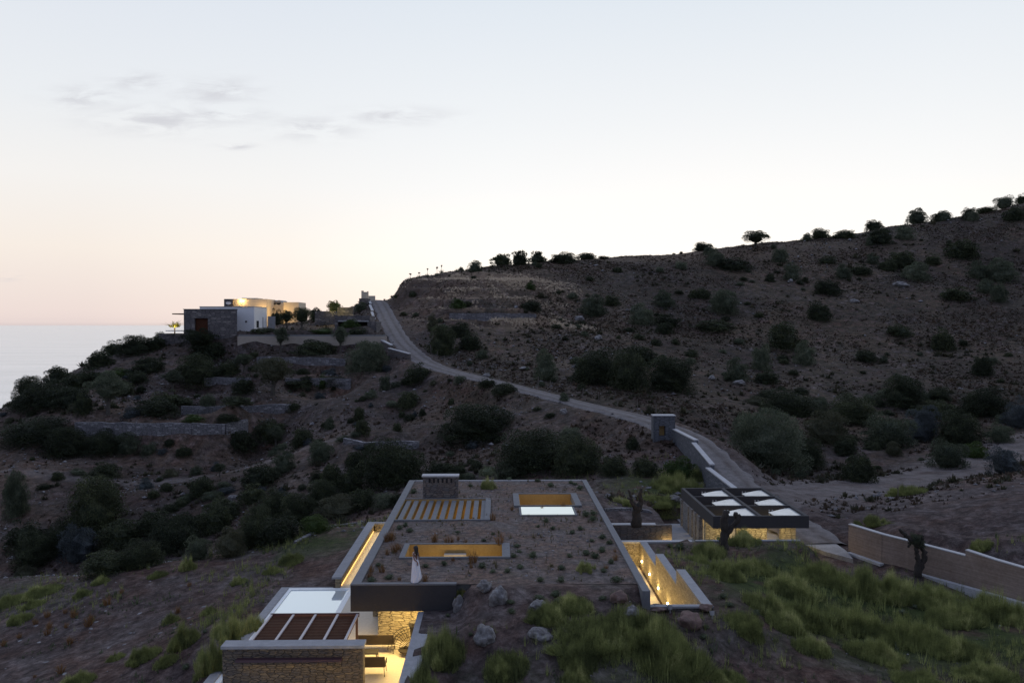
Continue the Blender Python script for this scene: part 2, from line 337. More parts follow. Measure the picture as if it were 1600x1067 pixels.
t.links.new(col, b.inputs['Base Color']); bump(t, b, noise(t, p, 2.5, 8, .75), .9, .15); M['roofsoil'] = m
# water
m = mat('sea_water', (.52, .59, .68), .18, Metallic=.8); t = m.node_tree; b = t.nodes['Principled BSDF']; p = pos(t)
mp = nn(t, 'ShaderNodeMapping'); mp.inputs['Scale'].default_value = (.02, .05, .02); t.links.new(p, mp.inputs[0])
sn_ = noise(t, mp.outputs[0], 4, 6, .6); mp2 = nn(t, 'ShaderNodeMapping'); mp2.inputs['Scale'].default_value = (.0012, .006, 1); t.links.new(p, mp2.inputs[0])
t.links.new(ramp(t, noise(t, mp2.outputs[0], 1.5, 5, .6), [(.35, (.42, .50, .60)), (.65, (.56, .63, .72))]), b.inputs['Base Color']); bump(t, b, sn_, .4, 2.0); M['sea'] = m
m = mat('pool_water', (.80, .88, .90), .03, Metallic=.55, IOR=1.33); t = m.node_tree; M['pool'] = m

# ------------------------------------------------------------------ terrain height
def fbm(x, y, scale, octs=5, seed=0, gain=.5):
    r = np.random.default_rng(seed); tab = r.random((256, 256)); o = np.zeros_like(x, dtype=float); a = 1; tot = 0
    for k in range(octs):
        u = x/scale*2**k + 37.1*k; v = y/scale*2**k + 91.7*k
        i = np.floor(u).astype(int); j = np.floor(v).astype(int); fu = u-i; fv = v-j; fu = fu*fu*(3-2*fu); fv = fv*fv*(3-2*fv)
        g = lambda a_, b_: tab[a_ % 256, b_ % 256]
        o += a*((g(i, j)*(1-fu)+g(i+1, j)*fu)*(1-fv)+(g(i, j+1)*(1-fu)+g(i+1, j+1)*fu)*fv - .5); tot += a; a *= gain
    return o/tot*2
CP = []
for (px, py, d) in [
    # foreground right
    (700,1067,31),(750,912,37.9),(750,1000,33.5),(900,1067,31),(1100,1067,31.8),(1300,1067,32.5),(1600,1067,33.4),(1100,975,35.7),(1200,900,44.9),(1400,905,48.2),
    (1550,955,43.3),(1130,862,50.4),(1250,853,52.4),(1300,990,38.2),(1450,1000,38.5),(1700,1000,38),(900,930,36.2),(1000,950,35.4),
    # foreground left
    (600,812,64),(500,828,62.6),(400,862,60),(270,882,59.7),(180,890,60.8),(0,905,64),(0,1067,43.4),(150,1000,47.2),(330,1040,39),(0,950,56.6),(250,950,50.3),(450,890,54),(-200,980,60),(-300,1100,50),
    # left hillside
    (100,800,95),(200,740,110),(0,740,105),(60,690,118),(60,610,140),(0,665,128),(100,592,148),(150,562,155),(200,545,162),(250,535,167),
    (200,620,135),(300,590,145),(330,560,156),(600,600,138),(500,640,126),(500,700,108),(400,750,98),(400,800,88),(450,600,142),(560,605,140),
    (600,740,92),(700,700,100),(700,660,112),(700,620,125),(300,760,103),(-100,760,110),(-100,700,125),
    # centre
    (800,740,85),(900,740,80),(900,690,93),(900,655,101),(960,700,86),(1000,740,76),(960,772,69),(1050,742,77),(1030,700,87),(820,640,108),(620,660,120),
    # behind road, right
    (1250,745,86),(1350,762,80),(1450,742,86),(1450,785,66),(1400,800,64),(1550,760,68),(1600,800,58),(1350,818,60.5),(1500,842,55.5),(1550,840,54),(1600,742,72),(1300,797,68),(1700,860,50),
    (1200,725,95),(1300,702,102),(1500,702,100),(1600,702,95),(1400,640,125),(1250,640,122),(1100,645,108),(1000,600,130),(900,585,132),(1200,560,165),(1400,560,168),(1600,600,140),
    (1600,500,190),(1400,500,195),(1200,500,195),(1000,520,175),(1000,460,215),(1200,440,230),(1400,420,240),(1600,400,245),(1750,560,160),(1750,700,95),(1750,430,230),
    # ridge
    (1750,285,310),(1600,318,300),(1500,338,295),(1400,354,290),(1300,369,285),(1200,378,280),(1100,391,275),(1000,399,265),(900,406,255),(850,410,245),(760,418,235),(700,428,225),(645,434,215),(612,450,207),
    # mound beside the road
    (622,500,187),(640,470,200),(700,500,178),(760,500,180),(800,442,210),(700,442,205),(700,462,196),(850,462,205),(700,540,160),(800,560,150),(900,540,160),(660,545,160),(880,500,190),
]: CP.append(P(px, py, d))
for (px, py, d) in [(1750,285,310),(1600,318,300),(1500,338,295),(1400,354,290),(1300,369,285),(1200,378,280),(1100,391,275),(1000,399,265),(900,406,255),(850,410,245),(760,418,235),(700,428,225),(645,434,215)]:
    x, y, z = P(px, py, d); CP.append((x*1.25, y*1.25, z-14)); CP.append((x*1.6, y*1.6, z-45))
# hidden or outside points
CP += [(-45,80,-14.5),(-25,78,-9.5),(-70,80,-20),(-10,72,-5.6),(2,68,-3.6),(-30,70,-9.6),
       (-130,170,-22),(-105,150,-14),(-150,200,-42),(-115,215,-30),(-60,215,11),(-60,235,8),(-90,185,2),(-95,225,-12),(-60,300,-30),(-30,260,12),(-20,320,-20),(0,300,14),(-130,110,-34),(-100,60,-22),(-150,60,-48),(-200,150,-75),(-220,0,-70),
       (-130,320,-72),(-60,420,-75),(60,460,-40),(0,15,-5.2),(0,0,-9),(-40,10,-16),(40,10,-8),(-30,30,-8),(30,25,-4.6),(70,20,-2),(0,-40,-26),(60,-40,-20),(-80,-30,-40),(110,60,6),(110,20,4),(200,100,30),(260,250,80),(300,0,30),
       (-45,190,12.0),(-38,175,10.6),(-55,178,10.4),(-65,170,9.2),(-45,163,9.9),(-34,164,9.9),(-75,168,6),(-40,205,14),(-33,222,17.5),
       (-62,158.5,7.6),(-55,158,7.6),
       # flat ground round the house
       (-6,66,-2.4),(3,66,-1.4),(8,66,-1.6),(0,60,-.1),(0,45,-.1),(5,40,-.1),(11.5,50,-1.9),(11.2,42,-1.2),(10.5,38.2,-.85),(13,47,-1.9),(14,52,-1.95),(18,51,-2.0),
       (10,59.3,-2.05),(13,60,-2.3),(9,62,-1.9),(13,66,-2.4),(11,70,-2.4),(-10,60,-3.35),(-10.5,52,-3.7),(-13.5,48,-4.0),(-13.5,40,-4.05),(-12.4,33,-4.0),(-3,33,-1.35),(-2.8,30,-1.6),(-2.6,36.5,-1.5),
       (17,60,-3.9),(22,60,-3.8),(22,55,-3.85),(20,68,-3.2),(24.5,55,-3.9),(27,52.5,-3.95),(30.5,48,-4.0),(34,45,-4.1),(19.2,52.0,-2.0),(21,51.9,-2.65),(22.8,51.6,-3.1),(20,50.5,-2.25),(26.6,56,-2.2),(29,53.8,-2.2),(32.5,49.5,-2.0),(36,46.6,-1.8)]
# walls on the hillside: (pixel points with distance along the top, height, thickness, material)
WALLS = [
    ('dry_stone_wall', [(118,659,121),(300,661,121),(352,662,122),(386,655,125)], 2.9, 'long grey dry stone terrace wall with a pale top edge below the round olive tree'),
    ('dry_stone_wall', [(284,634,131),(380,634,131),(455,630,131)], 2.1, 'grey dry stone terrace wall at the foot of the big yellow-green olive tree'),
    ('dry_stone_wall', [(320,590,144),(352,589,144),(392,590,144)], 2.2, 'short dark dry stone wall left of the big yellow-green olive tree'),
    ('dry_stone_wall', [(446,591,143),(500,590,143),(548,591,143)], 2.2, 'short dark dry stone wall right of the big yellow-green olive tree'),
    ('dry_stone_wall', [(402,557,152),(470,558,151),(540,560,150)], 2.4, 'grey dry stone wall below the dark hedge of the beige wall'),
    ('dry_stone_wall', [(538,684,104),(572,690,103),(612,688,104),(655,690,104)], 1.2, 'low ruined dry stone wall above the gully behind the planted roof'),
    ('dry_stone_wall', [(702,489,181),(770,489,181),(838,490,181)], 1.5, 'low dry stone wall holding a terrace of the mound beside the road'),
]
wallpts = []
for nm, pl, h, lab in WALLS:
    pp = [P(*a) for a in pl]; wallpts.append(pp)
    for i in range(len(pp)-1):
        for f in (0, .5):
            x, y, z = [pp[i][k]*(1-f)+pp[i+1][k]*f for k in range(3)]; w_ = 1.2 if h > 1.3 else 2.2; CP.append((x, y+w_, z-.05)); CP.append((x, y-w_, z-h+.1))
    x, y, z = pp[-1]; CP.append((x, y+w_, z-.05)); CP.append((x, y-w_, z-h+.1))
for px in (380, 430, 480, 530, 590):      # beige garden wall at 157 m
    x, y, z = P(px, 525, 157); CP.append((x, y+1.3, z-.15)); CP.append((x, y-1.3, z-3.2))
CP = np.array(CP); XY = CP[:, :2]; ZZ = CP[:, 2]; n = len(CP)
def kern(r): return -np.sqrt(r*r+4.0)
D = np.sqrt(((XY[:, None]-XY[None])**2).sum(-1)); A = np.zeros((n+3, n+3)); A[:n, :n] = kern(D) - np.eye(n)*.12
A[:n, n] = 1; A[:n, n+1:] = XY; A[n, :n] = 1; A[n+1:, :n] = XY.T
W = np.linalg.solve(A, np.concatenate([ZZ, np.zeros(3)]))
def rbf(x, y):
    s = x.shape; q = np.stack([x.ravel(), y.ravel()], 1); o = np.empty(len(q))
    for i in range(0, len(q), 20000):
        qq = q[i:i+20000]; r = np.sqrt(((qq[:, None]-XY[None])**2).sum(-1)); o[i:i+20000] = kern(r)@W[:n] + W[n] + qq@W[n+1:]
    return o.reshape(s)
# the road, its centre line
ROAD = [(23.4,52,-3.8),(23.2,57,-3.75),(22.8,62,-3.4),(22.3,68,-2.9),(21.6,72,-2.55),(21.7,79,-1.7),(21.2,87,-.35),(19.1,93,.5),(16.2,100,.95),P(900,629,109),P(841,613,116),P(757,592,128),P(682,574,140),P(656,559,148),P(643,548,153),P(627,534,160),P(611,508,177),P(601,488,194),P(592,470.5,213),(-34,226,18.9),(-37,240,18.6)]
TRACK = [(22.5,70,-2.75),(27,74,-3.3),(34,78.5,-3.75),(42,82,-3.8),(50,88,-3.6),(62,96,-3.0),(75,104,-1.6)]
def smooth(pl, k=3):
    p = np.array(pl, float)
    for _ in range(k):
        q = np.empty((2*len(p)-2, 3)); q[0::2] = p[:-1]*.75+p[1:]*.25; q[1::2] = p[:-1]*.25+p[1:]*.75; p = np.vstack([p[:1], q, p[-1:]])
    return p
RD = smooth(ROAD); TK = smooth(TRACK)
def nearest(x, y, line):
    best = np.full(x.shape, 1e9); bz = np.zeros(x.shape)
    for a, b in zip(line[:-1], line[1:]):
        dx_, dy_ = b[0]-a[0], b[1]-a[1]; L = dx_*dx_+dy_*dy_+1e-9; t_ = np.clip(((x-a[0])*dx_+(y-a[1])*dy_)/L, 0, 1)
        d_ = np.hypot(x-a[0]-t_*dx_, y-a[1]-t_*dy_); m_ = d_ < best; best = np.where(m_, d_, best); bz = np.where(m_, a[2]+t_*(b[2]-a[2]), bz)
    return best, bz
def sstep(a, b, x): t_ = np.clip((x-a)/(b-a), 0, 1); return t_*t_*(3-2*t_)
def grid_axis(core0, core1, s0, segs):
    a = list(np.arange(core0, core1+1e-6, s0)); x = a[-1]
    for lim, st in segs[1]:
        while x < lim: x += st; a.append(x)
    x = a[0]
    for lim, st in segs[0]:
        while x > lim: x -= st; a.insert(0, x)
    return a
HX0, HX1, HY0, HY1 = -6.8, 6.9, 37.9, 63.2        # planted roof
FLOOR = -3.8
# openings cut into the ground sheet: x0, y0, x1, y1
OP1 = (-6.35, 50.35, -.8, 56.35); OP2 = (-4.8, 42.2, .25, 44.7); OP3 = (1.5, 54.2, 5.2, 57.9); OP4 = (1.55, 51.6, 4.9, 53.7)
CUTS = [(-9.6, 49.1, -6.8, 62.6), (-12.6, 22.0, -6.8, 49.1), (-6.8, 22.0, -3.4, 37.9), (6.9, 36.9, 9.55, 53.2), OP1, OP2, OP3, OP4, (9.4, 53.2, 12.7, 58.15), (6.9, 53.2, 9.4, 58.15)]
xs = grid_axis(-18, 28, .35, ([(-60, .8), (-150, 1.3), (-420, 9)], [(70, .8), (260, 1.4), (600, 10)]))
ys = grid_axis(27, 70, .35, ([(10, 1.0), (-60, 5)], [(130, .75), (320, 1.15), (560, 9)]))
def snap(a, vals):
    a = [v for v in a if all(abs(v-u) > .17 for u in vals)]; return np.array(sorted(a+list(vals)))
xs = snap(xs, sorted({round(v, 3) for c in CUTS for v in (c[0], c[2])} | {12.75, 19.6})); ys = snap(ys, sorted({round(v, 3) for c in CUTS for v in (c[1], c[3])} | {52.35, 52.6}))
GX, GY = np.meshgrid(xs, ys, indexing='ij')
GZ = rbf(GX, GY)
rd, rz = nearest(GX, GY, RD); td, tz = nearest(GX, GY, TK)
far = sstep(55, 110, GY)
amp = (.05 + .55*far)*(1-.93*np.exp(-(np.minimum(rd, td)/5)**2))
GZ = GZ + fbm(GX, GY, 14, 5, 3, .55)*amp*1.3 + fbm(GX, GY, 3.2, 4, 5, .6)*(.05+.32*far)*np.clip(rd/6, .1, 1)
# small benches (old terraces) on the mound
mm = np.exp(-(((GX+7)/17)**2)**2)*sstep(172, 180, GY)*(1-sstep(212, 222, GY)); st = 2.6; q = GZ/st; fq = q-np.floor(q)
GZ = GZ*(1-mm*.8) + mm*.8*st*(np.floor(q)+np.clip((fq-.55)/.45, 0, 1)**1.0)
k = 1-sstep(2.6, 6.5, rd); GZ = GZ*(1-k) + rz*k
k = (1-sstep(2.6, 7.5, td))*.8; GZ = GZ*(1-k) + tz*k
# house roof and immediate surroundings kept level
def pad(x0, y0, x1, y1, z, fe):
    global GZ
    dxx = np.maximum(np.maximum(x0-GX, GX-x1), 0); dyy = np.maximum(np.maximum(y0-GY, GY-y1), 0); k = 1-sstep(0, fe, np.hypot(dxx, dyy)); GZ = GZ*(1-k)+z*k
rn = fbm(GX, GY, 2.0, 4, 9)*.05
inroof = (GX >= HX0-.001) & (GX <= HX1+.001) & (GY > HY0-.5) & (GY <= HY1+.001)
frontsoil = (GX > -2.0) & (GX < 6.7) & (GY > 34.5) & (GY < 38.6)
pad(-13.4, 49.2, -9.9, 50.4, -3.88, 2.2); pad(-13.2, 20, -12.9, 49, -3.86, 1.2); pad(7, 58.2, 12.4, 59.2, -2.36, 2.5); pad(-3.3, 35.2, -2.1, 38.0, -1.24, 1.0); pad(9.6, 48, 11.5, 53, -2.32, 2.2); pad(9.6, 42.4, 11.0, 47.6, -1.66, 1.6); pad(9.6, 37.2, 10.8, 42.0, -.92, 1.4); pad(6.9, 35.6, 10.2, 36.6, -.98, 1.6); pad(12.8, 51.0, 19.5, 52.3, -2.0, 1.7); pad(13.2, 53.3, 21.6, 66, -3.9, .7); 
bigz = (GX > HX0+.01) & (GX < HX1-.01) & (GY >= 37.99) & (GY <= 63.19); GZ = np.where(bigz, -.5, GZ)
kk = sstep(36.2, 38.2, GY)*sstep(-2.0, -1.1, GX)*(1-sstep(6.6, 7.6, GX)); GZ = np.where((GY < 37.99) & (GX > -2.1), GZ*(1-kk)+(-.10+rn)*kk, GZ)
# keep the retaining edge in front of the carport
edge = (GX > 12.5) & (GX < 19.8) & (GY > 52.55) & (GY < 54); GZ = np.where(edge, np.minimum(GZ, -3.9), GZ)
court = (GX > 12.4) & (GX < 14.6) & (GY > 53.3) & (GY < 66); GZ = np.where(court, np.minimum(GZ, -3.9), GZ)
HZ = GZ.copy()
# beds under paving and roads sit a little lower than what lies on them
k = 1-sstep(1.9, 2.9, rd); GZm = GZ - .22*k
def H(x, y):
    i = int(np.clip(np.searchsorted(xs, x)-1, 0, len(xs)-2)); j = int(np.clip(np.searchsorted(ys, y)-1, 0, len(ys)-2))
    fx = (x-xs[i])/(xs[i+1]-xs[i]); fy = (y-ys[j])/(ys[j+1]-ys[j])
    return float((HZ[i, j]*(1-fx)+HZ[i+1, j]*fx)*(1-fy)+(HZ[i, j+1]*(1-fx)+HZ[i+1, j+1]*fx)*fy)
def Hv(x, y):
    i = np.clip(np.searchsorted(xs, x)-1, 0, len(xs)-2); j = np.clip(np.searchsorted(ys, y)-1, 0, len(ys)-2)
    fx = (x-xs[i])/(xs[i+1]-xs[i]); fy = (y-ys[j])/(ys[j+1]-ys[j])
    return (HZ[i, j]*(1-fx)+HZ[i+1, j]*fx)*(1-fy)+(HZ[i, j+1]*(1-fx)+HZ[i+1, j+1]*fx)*fy
TT = np.concatenate([np.arange(24, 130, .25), np.arange(130, 420, .5)])
def hit(px, py):
    """first point of the ground along the view line through a pixel"""
    r = ray(px, py); z = CAMZ + r[2]*TT; g = Hv(r[0]*TT, TT); b_ = np.nonzero(z <= g)[0]
    if len(b_) == 0: return None
    i = b_[0]; t_ = TT[i]; return (r[0]*t_, t_, float(g[i]))

def gauss(x, y, cx, cy, sx, sy): return np.exp(-((x-cx)/sx)**2-((y-cy)/sy)**2)
scrub = np.clip(sstep(95, 130, GY)*sstep(-15, 15, GX) + .6*sstep(74, 92, GY), 0, 1)
bench_ = np.exp(-(((GX+2)/17)**2)**2)*sstep(170, 178, GY)*(1-sstep(212, 222, GY))*((fq < .5) & (fbm(GX, GY, 6, 3, 8) > -.15))
dryA = np.clip(.75*bench_+gauss(GX, GY, -2, 214, 16, 9)*1.0 + gauss(GX, GY, 6, 179, 10, 3)*.8 + gauss(GX, GY, 20, 140, 14, 9)*.4 + gauss(GX, GY, -4, 196, 14, 3)*.6 + gauss(GX, GY, 45, 262, 60, 14)*.55, 0, 1)
trackA = np.clip(1-sstep(2.5, 8, td), 0, 1)*sstep(60, 66, GY); trackA = np.maximum(trackA, gauss(GX, GY, 30, 76, 11, 6)*.9)
trackA = np.maximum(trackA, (1-sstep(.6, 2.4, nearest(GX, GY, smooth([(-70,108,0),(-48,106,0),(-38,110,0),(-22,112,0)]))[0]))*.55)
green = np.clip(gauss(GX, GY, 17, 44, 9, 7)*1.0 + gauss(GX, GY, 24, 40, 10, 7) + gauss(GX, GY, 13.5, 72, 4, 6)*1.0 + gauss(GX, GY, -12.5, 60, 5, 4.5) + gauss(GX, GY, -40, 58, 10, 5)*.6 + gauss(GX, GY, 8, 30, 12, 3)*.6, 0, 1)
stony = np.clip(sstep(66, 90, GY), 0, 1)*(1-.5*sstep(160, 220, GY))
nx_, ny_ = GX.shape; idx = np.arange(nx_*ny_).reshape(nx_, ny_)
fa = np.stack([idx[:-1, :-1], idx[1:, :-1], idx[1:, 1:], idx[:-1, 1:]], -1)
cxm = (GX[:-1, :-1]+GX[1:, 1:])/2; cym = (GY[:-1, :-1]+GY[1:, 1:])/2; keep = np.ones(cxm.shape, bool)
for c in CUTS[:4] + CUTS[-2:] + [(HX0, HY0, HX1, HY1)]: keep &= ~((cxm > c[0]) & (cxm < c[2]) & (cym > c[1]) & (cym < c[3]))
Fc = fa[keep]
V3 = np.stack([GX, GY, GZm], -1).reshape(-1, 3); NV = len(V3); sk_ = []
for (da, db, e0, e1) in ((1, 0, (1, 0), (1, 1)), (-1, 0, (0, 1), (0, 0)), (0, 1, (1, 1), (0, 1)), (0, -1, (0, 0), (1, 0))):
    nb_ = np.roll(keep, (-da, -db), (0, 1)); ii, jj = np.nonzero(keep & ~nb_)
    for a_, b_ in zip(ii, jj):
        if 0 < a_ < nx_-2 and 0 < b_ < ny_-2: sk_.append((idx[a_+e0[0], b_+e0[1]], idx[a_+e1[0], b_+e1[1]]))
low_ = V3.copy(); low_[:, 2] -= 2.6; V3 = np.vstack([V3, low_]); Fc = np.vstack([Fc, np.array([(a_, a_+NV, b_+NV, b_) for a_, b_ in sk_])])
used = np.unique(Fc); rem = np.full(len(V3), -1); rem[used] = np.arange(len(used)); V3 = V3[used]; Fc = rem[Fc]
pick = lambda A_: np.concatenate([A_.ravel(), A_.ravel()])[used]
scrub, dryA, trackA, green, stony = [pick(A_) for A_ in (scrub, dryA, trackA, green, stony)]
terrain = npmesh('hillside_ground', V3, Fc, M['ground'], True, attrs={'scrub': scrub.ravel(), 'dry': dryA.ravel(), 'track': trackA.ravel(), 'green': green.ravel(), 'stony': stony.ravel()})
tag(terrain, kind='structure')
# sea
mb = MB(); mb.poly([(-60000, -3000, -62), (60000, -3000, -62), (60000, 75000, -62), (-60000, 75000, -62)], [(0, 1, 2, 3)]); tag(mb.build('sea', M['sea']), kind='structure')
# road strips
def strip(name, line, wd, m, lift=.0, nseg=10, ruts=True):
    L = line; V = []; ru = []
    tg = np.gradient(L[:, :2], axis=0); tg /= np.linalg.norm(tg, axis=1)[:, None]
    for i in range(len(L)):
        for s in range(nseg+1):
            f = s/nseg*2-1; x = L[i, 0]-tg[i, 1]*f*wd/2; y = L[i, 1]+tg[i, 0]*f*wd/2
            e = random.uniform(-.25, .25) if s in (0, nseg) else 0
            z = L[i, 2]+lift-.06*f*f + fbm(np.array([x]), np.array([y]), 1.8, 3, 4)[0]*.04 - (.14 if s in (0, nseg) else 0)
            V.append((x-tg[i, 1]*e, y+tg[i, 0]*e, z)); ru.append(math.exp(-((abs(f)-.45)/.16)**2))
    k_ = nseg+1; Fq = [(i*k_+s, i*k_+s+1, (i+1)*k_+s+1, (i+1)*k_+s) for i in range(len(L)-1) for s in range(nseg)]
    return npmesh(name, V, Fq, m, True, attrs={'rut': ru})
tag(strip('gravel_road', RD[RD[:, 1] > 57.5], 4.1, M['road'], .03), kind='structure')

# roof soil
hol = [OP1, OP2, OP3, OP4]
def inhole(x, y): return any(h[0] < x < h[2] and h[1] < y < h[3] for h in hol)
rx = snap(list(np.arange(-6.34, 6.55, .22)), sorted({h[0] for h in hol} | {h[2] for h in hol} | {-6.35, 6.54})); ry = snap(list(np.arange(37.9, 63.1, .22)), sorted({h[1] for h in hol} | {h[3] for h in hol} | {37.95, 63.05}))
rx = rx[(rx >= -6.351) & (rx <= 6.541)]; ry = ry[(ry >= 37.9)]
RX, RY = np.meshgrid(rx, ry, indexing='ij'); RZ = -.09 + fbm(RX, RY, 2.0, 4, 9)*.06
idr = np.arange(RX.size).reshape(RX.shape); fr = [(idr[i, j], idr[i+1, j], idr[i+1, j+1], idr[i, j+1]) for i in range(len(rx)-1) for j in range(len(ry)-1) if not inhole((rx[i]+rx[i+1])/2, (ry[j]+ry[j+1])/2)]
tag(npmesh('roof_soil', np.stack([RX, RY, RZ], -1).reshape(-1, 3), fr, M['roofsoil'], True), kind='structure')
def HR(x, y):
    if HX0 < x < HX1 and 37.9 < y < HY1: return -.07
    return H(x, y)

# ------------------------------------------------------------------ lamps
WARM = (1, .70, .25)
def area(name, loc, sx, sy, power, col=WARM, rot=(0, 0, 0)):
    l = bpy.data.lights.new(name, 'AREA'); l.shape = 'RECTANGLE'; l.size = sx; l.size_y = sy; l.energy = power; l.color = col
    o = bpy.data.objects.new(name, l); C.objects.link(o); o.location = loc; o.rotation_euler = rot; return o
def point(name, loc, power, col=WARM, r=.08, parent=None):
    l = bpy.data.lights.new(name, 'POINT'); l.energy = power; l.color = col; l.shadow_soft_size = r
    o = bpy.data.objects.new(name, l); C.objects.link(o); o.location = loc
    if parent: o.parent = parent
    return o

# ------------------------------------------------------------------ the house under the planted roof
house = empty('earth_sheltered_house', (0, 50, FLOOR), 0, 'low stone house under a planted roof with lit skylights and a dark front fascia', 'house')
HP = lambda o: (setattr(o, 'parent', house), setattr(o, 'location', Vector(o.location)-Vector((0, 50, FLOOR))), o)[2]
slab = HP(plate((HX0+.02, HY0+.3, HX1-.02, HY1-.02), [OP1, OP2, OP3, OP4], -.46, -.16, 'roof_slab', M['conc_dark']))
HP(MB().box(HX0, HY0+.13, -1.27, HX0+.45, HY1, 0).build('parapet', M['conc_dark'])); HP(MB().box(HX1-.36, 36.6, -1.4, HX1, HY1, 0).build('parapet', M['conc_dark']))
HP(MB().box(HX0+.45, HY1-.14, -1.0, HX1-.36, HY1, -.005).build('parapet', M['coping']))
f = HP(MB().box(HX0, HY0-.1, -1.27, -1.9, HY0+.13, -.003).build('fascia', M['fascia'])); f['label'] = 'dark plastered front fascia'
HP(MB().box(HX0, HY0-.12, -.06, -1.9, HY0+.13, .012).build('fascia_cap', M['conc_dark']))
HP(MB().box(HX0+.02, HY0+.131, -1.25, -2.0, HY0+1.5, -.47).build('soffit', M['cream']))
HP(MB().box(HX0+.05, 44.2, FLOOR, HX0+.4, HY1-.02, -1.28).build('side_wall', M['stone_warm'])); HP(MB().box(HX1-.34, 37.2, FLOOR, HX1-.02, HY1-.15, -1.41).build('side_wall', M['stone_warm']))
HP(MB().box(HX0+.4, HY1-.5, FLOOR, HX1-.4, HY1-.16, -.47).build('back_wall', M['stone']))
# lit stone cross wall and plaster wall under the fascia
HP(MB().beam((-5.95, 41.3), (-3.3, 40.45), .4, FLOOR, -.47).build('stone_wall', M['stone_warm']))
HP(MB().beam((-5.93, 41.7), (-5.93, 50.0), .2, FLOOR, -.47).build('plaster_wall', M['cream']))
HP(MB().box(-5.8, 41.8, FLOOR-.3, HX1-.35, HY1-.51, FLOOR+.01).build('interior_floor', M['wood']))
# skylight kerbs
def kerb(name, o, wl, wr, wf, wb, m='conc_dark', z1=.02):
    x0, y0, x1, y1 = o; mb = MB()
    if wl: mb.box(x0-wl, y0-wf, -.15, x0, y1+wb, z1)
    if wr: mb.box(x1, y0-wf, -.15, x1+wr, y1+wb, z1)
    mb.box(x0, y0-wf, -.15, x1, y0, z1); mb.box(x0, y1, -.15, x1, y1+wb, z1)
    return HP(mb.build(name, M[m]))
kerb('skylight_kerb', OP1, 0, .36, .14, .14); kerb('skylight_kerb', OP2, .28, .42, .14, .14); kerb('skylight_kerb', OP3, .4, .42, .12, .16)
def well(o, zb, m='wood'):
    x0, y0, x1, y1 = o; mb = MB(); t_ = .12
    mb.box(x0-t_, y0-t_, zb, x0, y1+t_, -.465); mb.box(x1, y0-t_, zb, x1+t_, y1+t_, -.465); mb.box(x0, y1, zb, x1, y1+t_, -.465); mb.box(x0, y0-t_, zb, x1, y0, -.465)
    mb.box(x0+.001, y1-.03, -.465, x1-.001, y1-.002, -.03); mb.box(x0+.001, y0+.03, -.465, x0+.02, y1-.03, -.03)
    return HP(mb.build('light_well', M[m]))
well(OP1, -1.6); well(OP2, FLOOR+.1, 'wood'); well(OP3, FLOOR+.1, 'wood')
# pane of the mirrored skylight, its emission put in for the reflected sky
HP(MB().box(OP4[0]-.13, OP4[1]-.1, -.15, OP4[2]+.16, OP4[3]+.1, -.02).build('skylight_frame', M['conc_dark']))
HP(MB().box(OP4[0], OP4[1], -.02, OP4[2], OP4[3], .012).build('skylight_pane', emis('sky_reflection_glow', (.72, .76, .66), .42)))
# furniture-like warm wall seen down the long skylight
HP(MB().box(-2.9, 44.3, FLOOR+.12, -1.7, 44.68, -.5).build('wall_panel', M['paving']))
# beams of the louvred opening
for i in range(11):
    x = OP1[0]+.27+i*.515
    b_ = HP(MB().box(x-.13, OP1[1]+.002, -.62, x+.17, OP1[3]-.002, -.10).build('roof_beam', concrete('beam_concrete', (.115, .118, .125), (.165, .168, .175), 2) if i == 0 else M['beam'])) 
    if i == 0: M['beam'] = b_.data.materials[0]
    l_ = HP(MB().box(x+.172, OP1[1]+.01, -.60, x+.186, OP1[3]-.01, -.13).build('beam_lit_face', M['wood']))  # ochre strip colours in the warm light on each beam's right face
# chimney
ch = HP(MB().box(-5.15, 56.55, -.3, -2.72, 57.2, 1.48).build('chimney', M['stone']))
cc = MB().box(-5.22, 56.5, 1.482, -2.66, 57.28, 1.57).build('chimney_coping', M['coping']); cc.parent = ch
for k in range(6):
    vv = MB().box(-4.75+k*.3, 56.53, 1.08, -4.62+k*.3, 56.549, 1.36).build('chimney_vent', M['dwin']); vv.parent = ch
ch['label'] = 'stone chimney with white coping'
# terrace level, corridor floor
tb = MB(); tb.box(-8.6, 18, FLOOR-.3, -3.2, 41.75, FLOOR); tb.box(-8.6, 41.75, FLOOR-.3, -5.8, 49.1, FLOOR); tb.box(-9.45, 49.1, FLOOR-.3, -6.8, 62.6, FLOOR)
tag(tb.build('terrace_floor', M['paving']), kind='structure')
# pool
pool = empty('swimming_pool', (-10.5, 40, FLOOR), 0, 'pale swimming pool with white edges reflecting the evening sky', 'pool')
def PP(o, par, org): o.parent = par; o.location = Vector(o.location)-Vector(org); return o
po = (-10.5, 40, FLOOR)
bs = MB(); bs.box(-12.35, 22, FLOOR-1.5, -8.6, 48.95, FLOOR-1.35); PP(bs.build('basin_floor', M['poolw']), pool, po)
eg = MB(); eg.box(-12.5, 22, FLOOR-1.5, -12.3, 49.1, FLOOR-.0); eg.box(-12.3, 48.85, FLOOR-1.5, -8.6, 49.1, FLOOR-.0); eg.box(-8.9, 22, FLOOR-1.34, -8.6, 48.85, FLOOR+.005); PP(eg.build('pool_edge', M['poolw']), pool, po)
PP(MB().box(-12.3, 22, FLOOR-.2, -8.9, 48.85, FLOOR-.05).build('pool_water', M['pool']), pool, po)
tag(MB().box(-12.95, 22, -5.2, -12.5, 49.1, FLOOR+.06).build('pool_side_wall', M['conc']), 'grey concrete coping wall along the left side of the pool', 'wall')
tag(MB().box(-12.95, 49.1, -5.4, -9.9, 49.35, FLOOR-.02).build('pool_end_wall', M['conc']), 'thin pale wall closing the far end of the pool', 'wall')
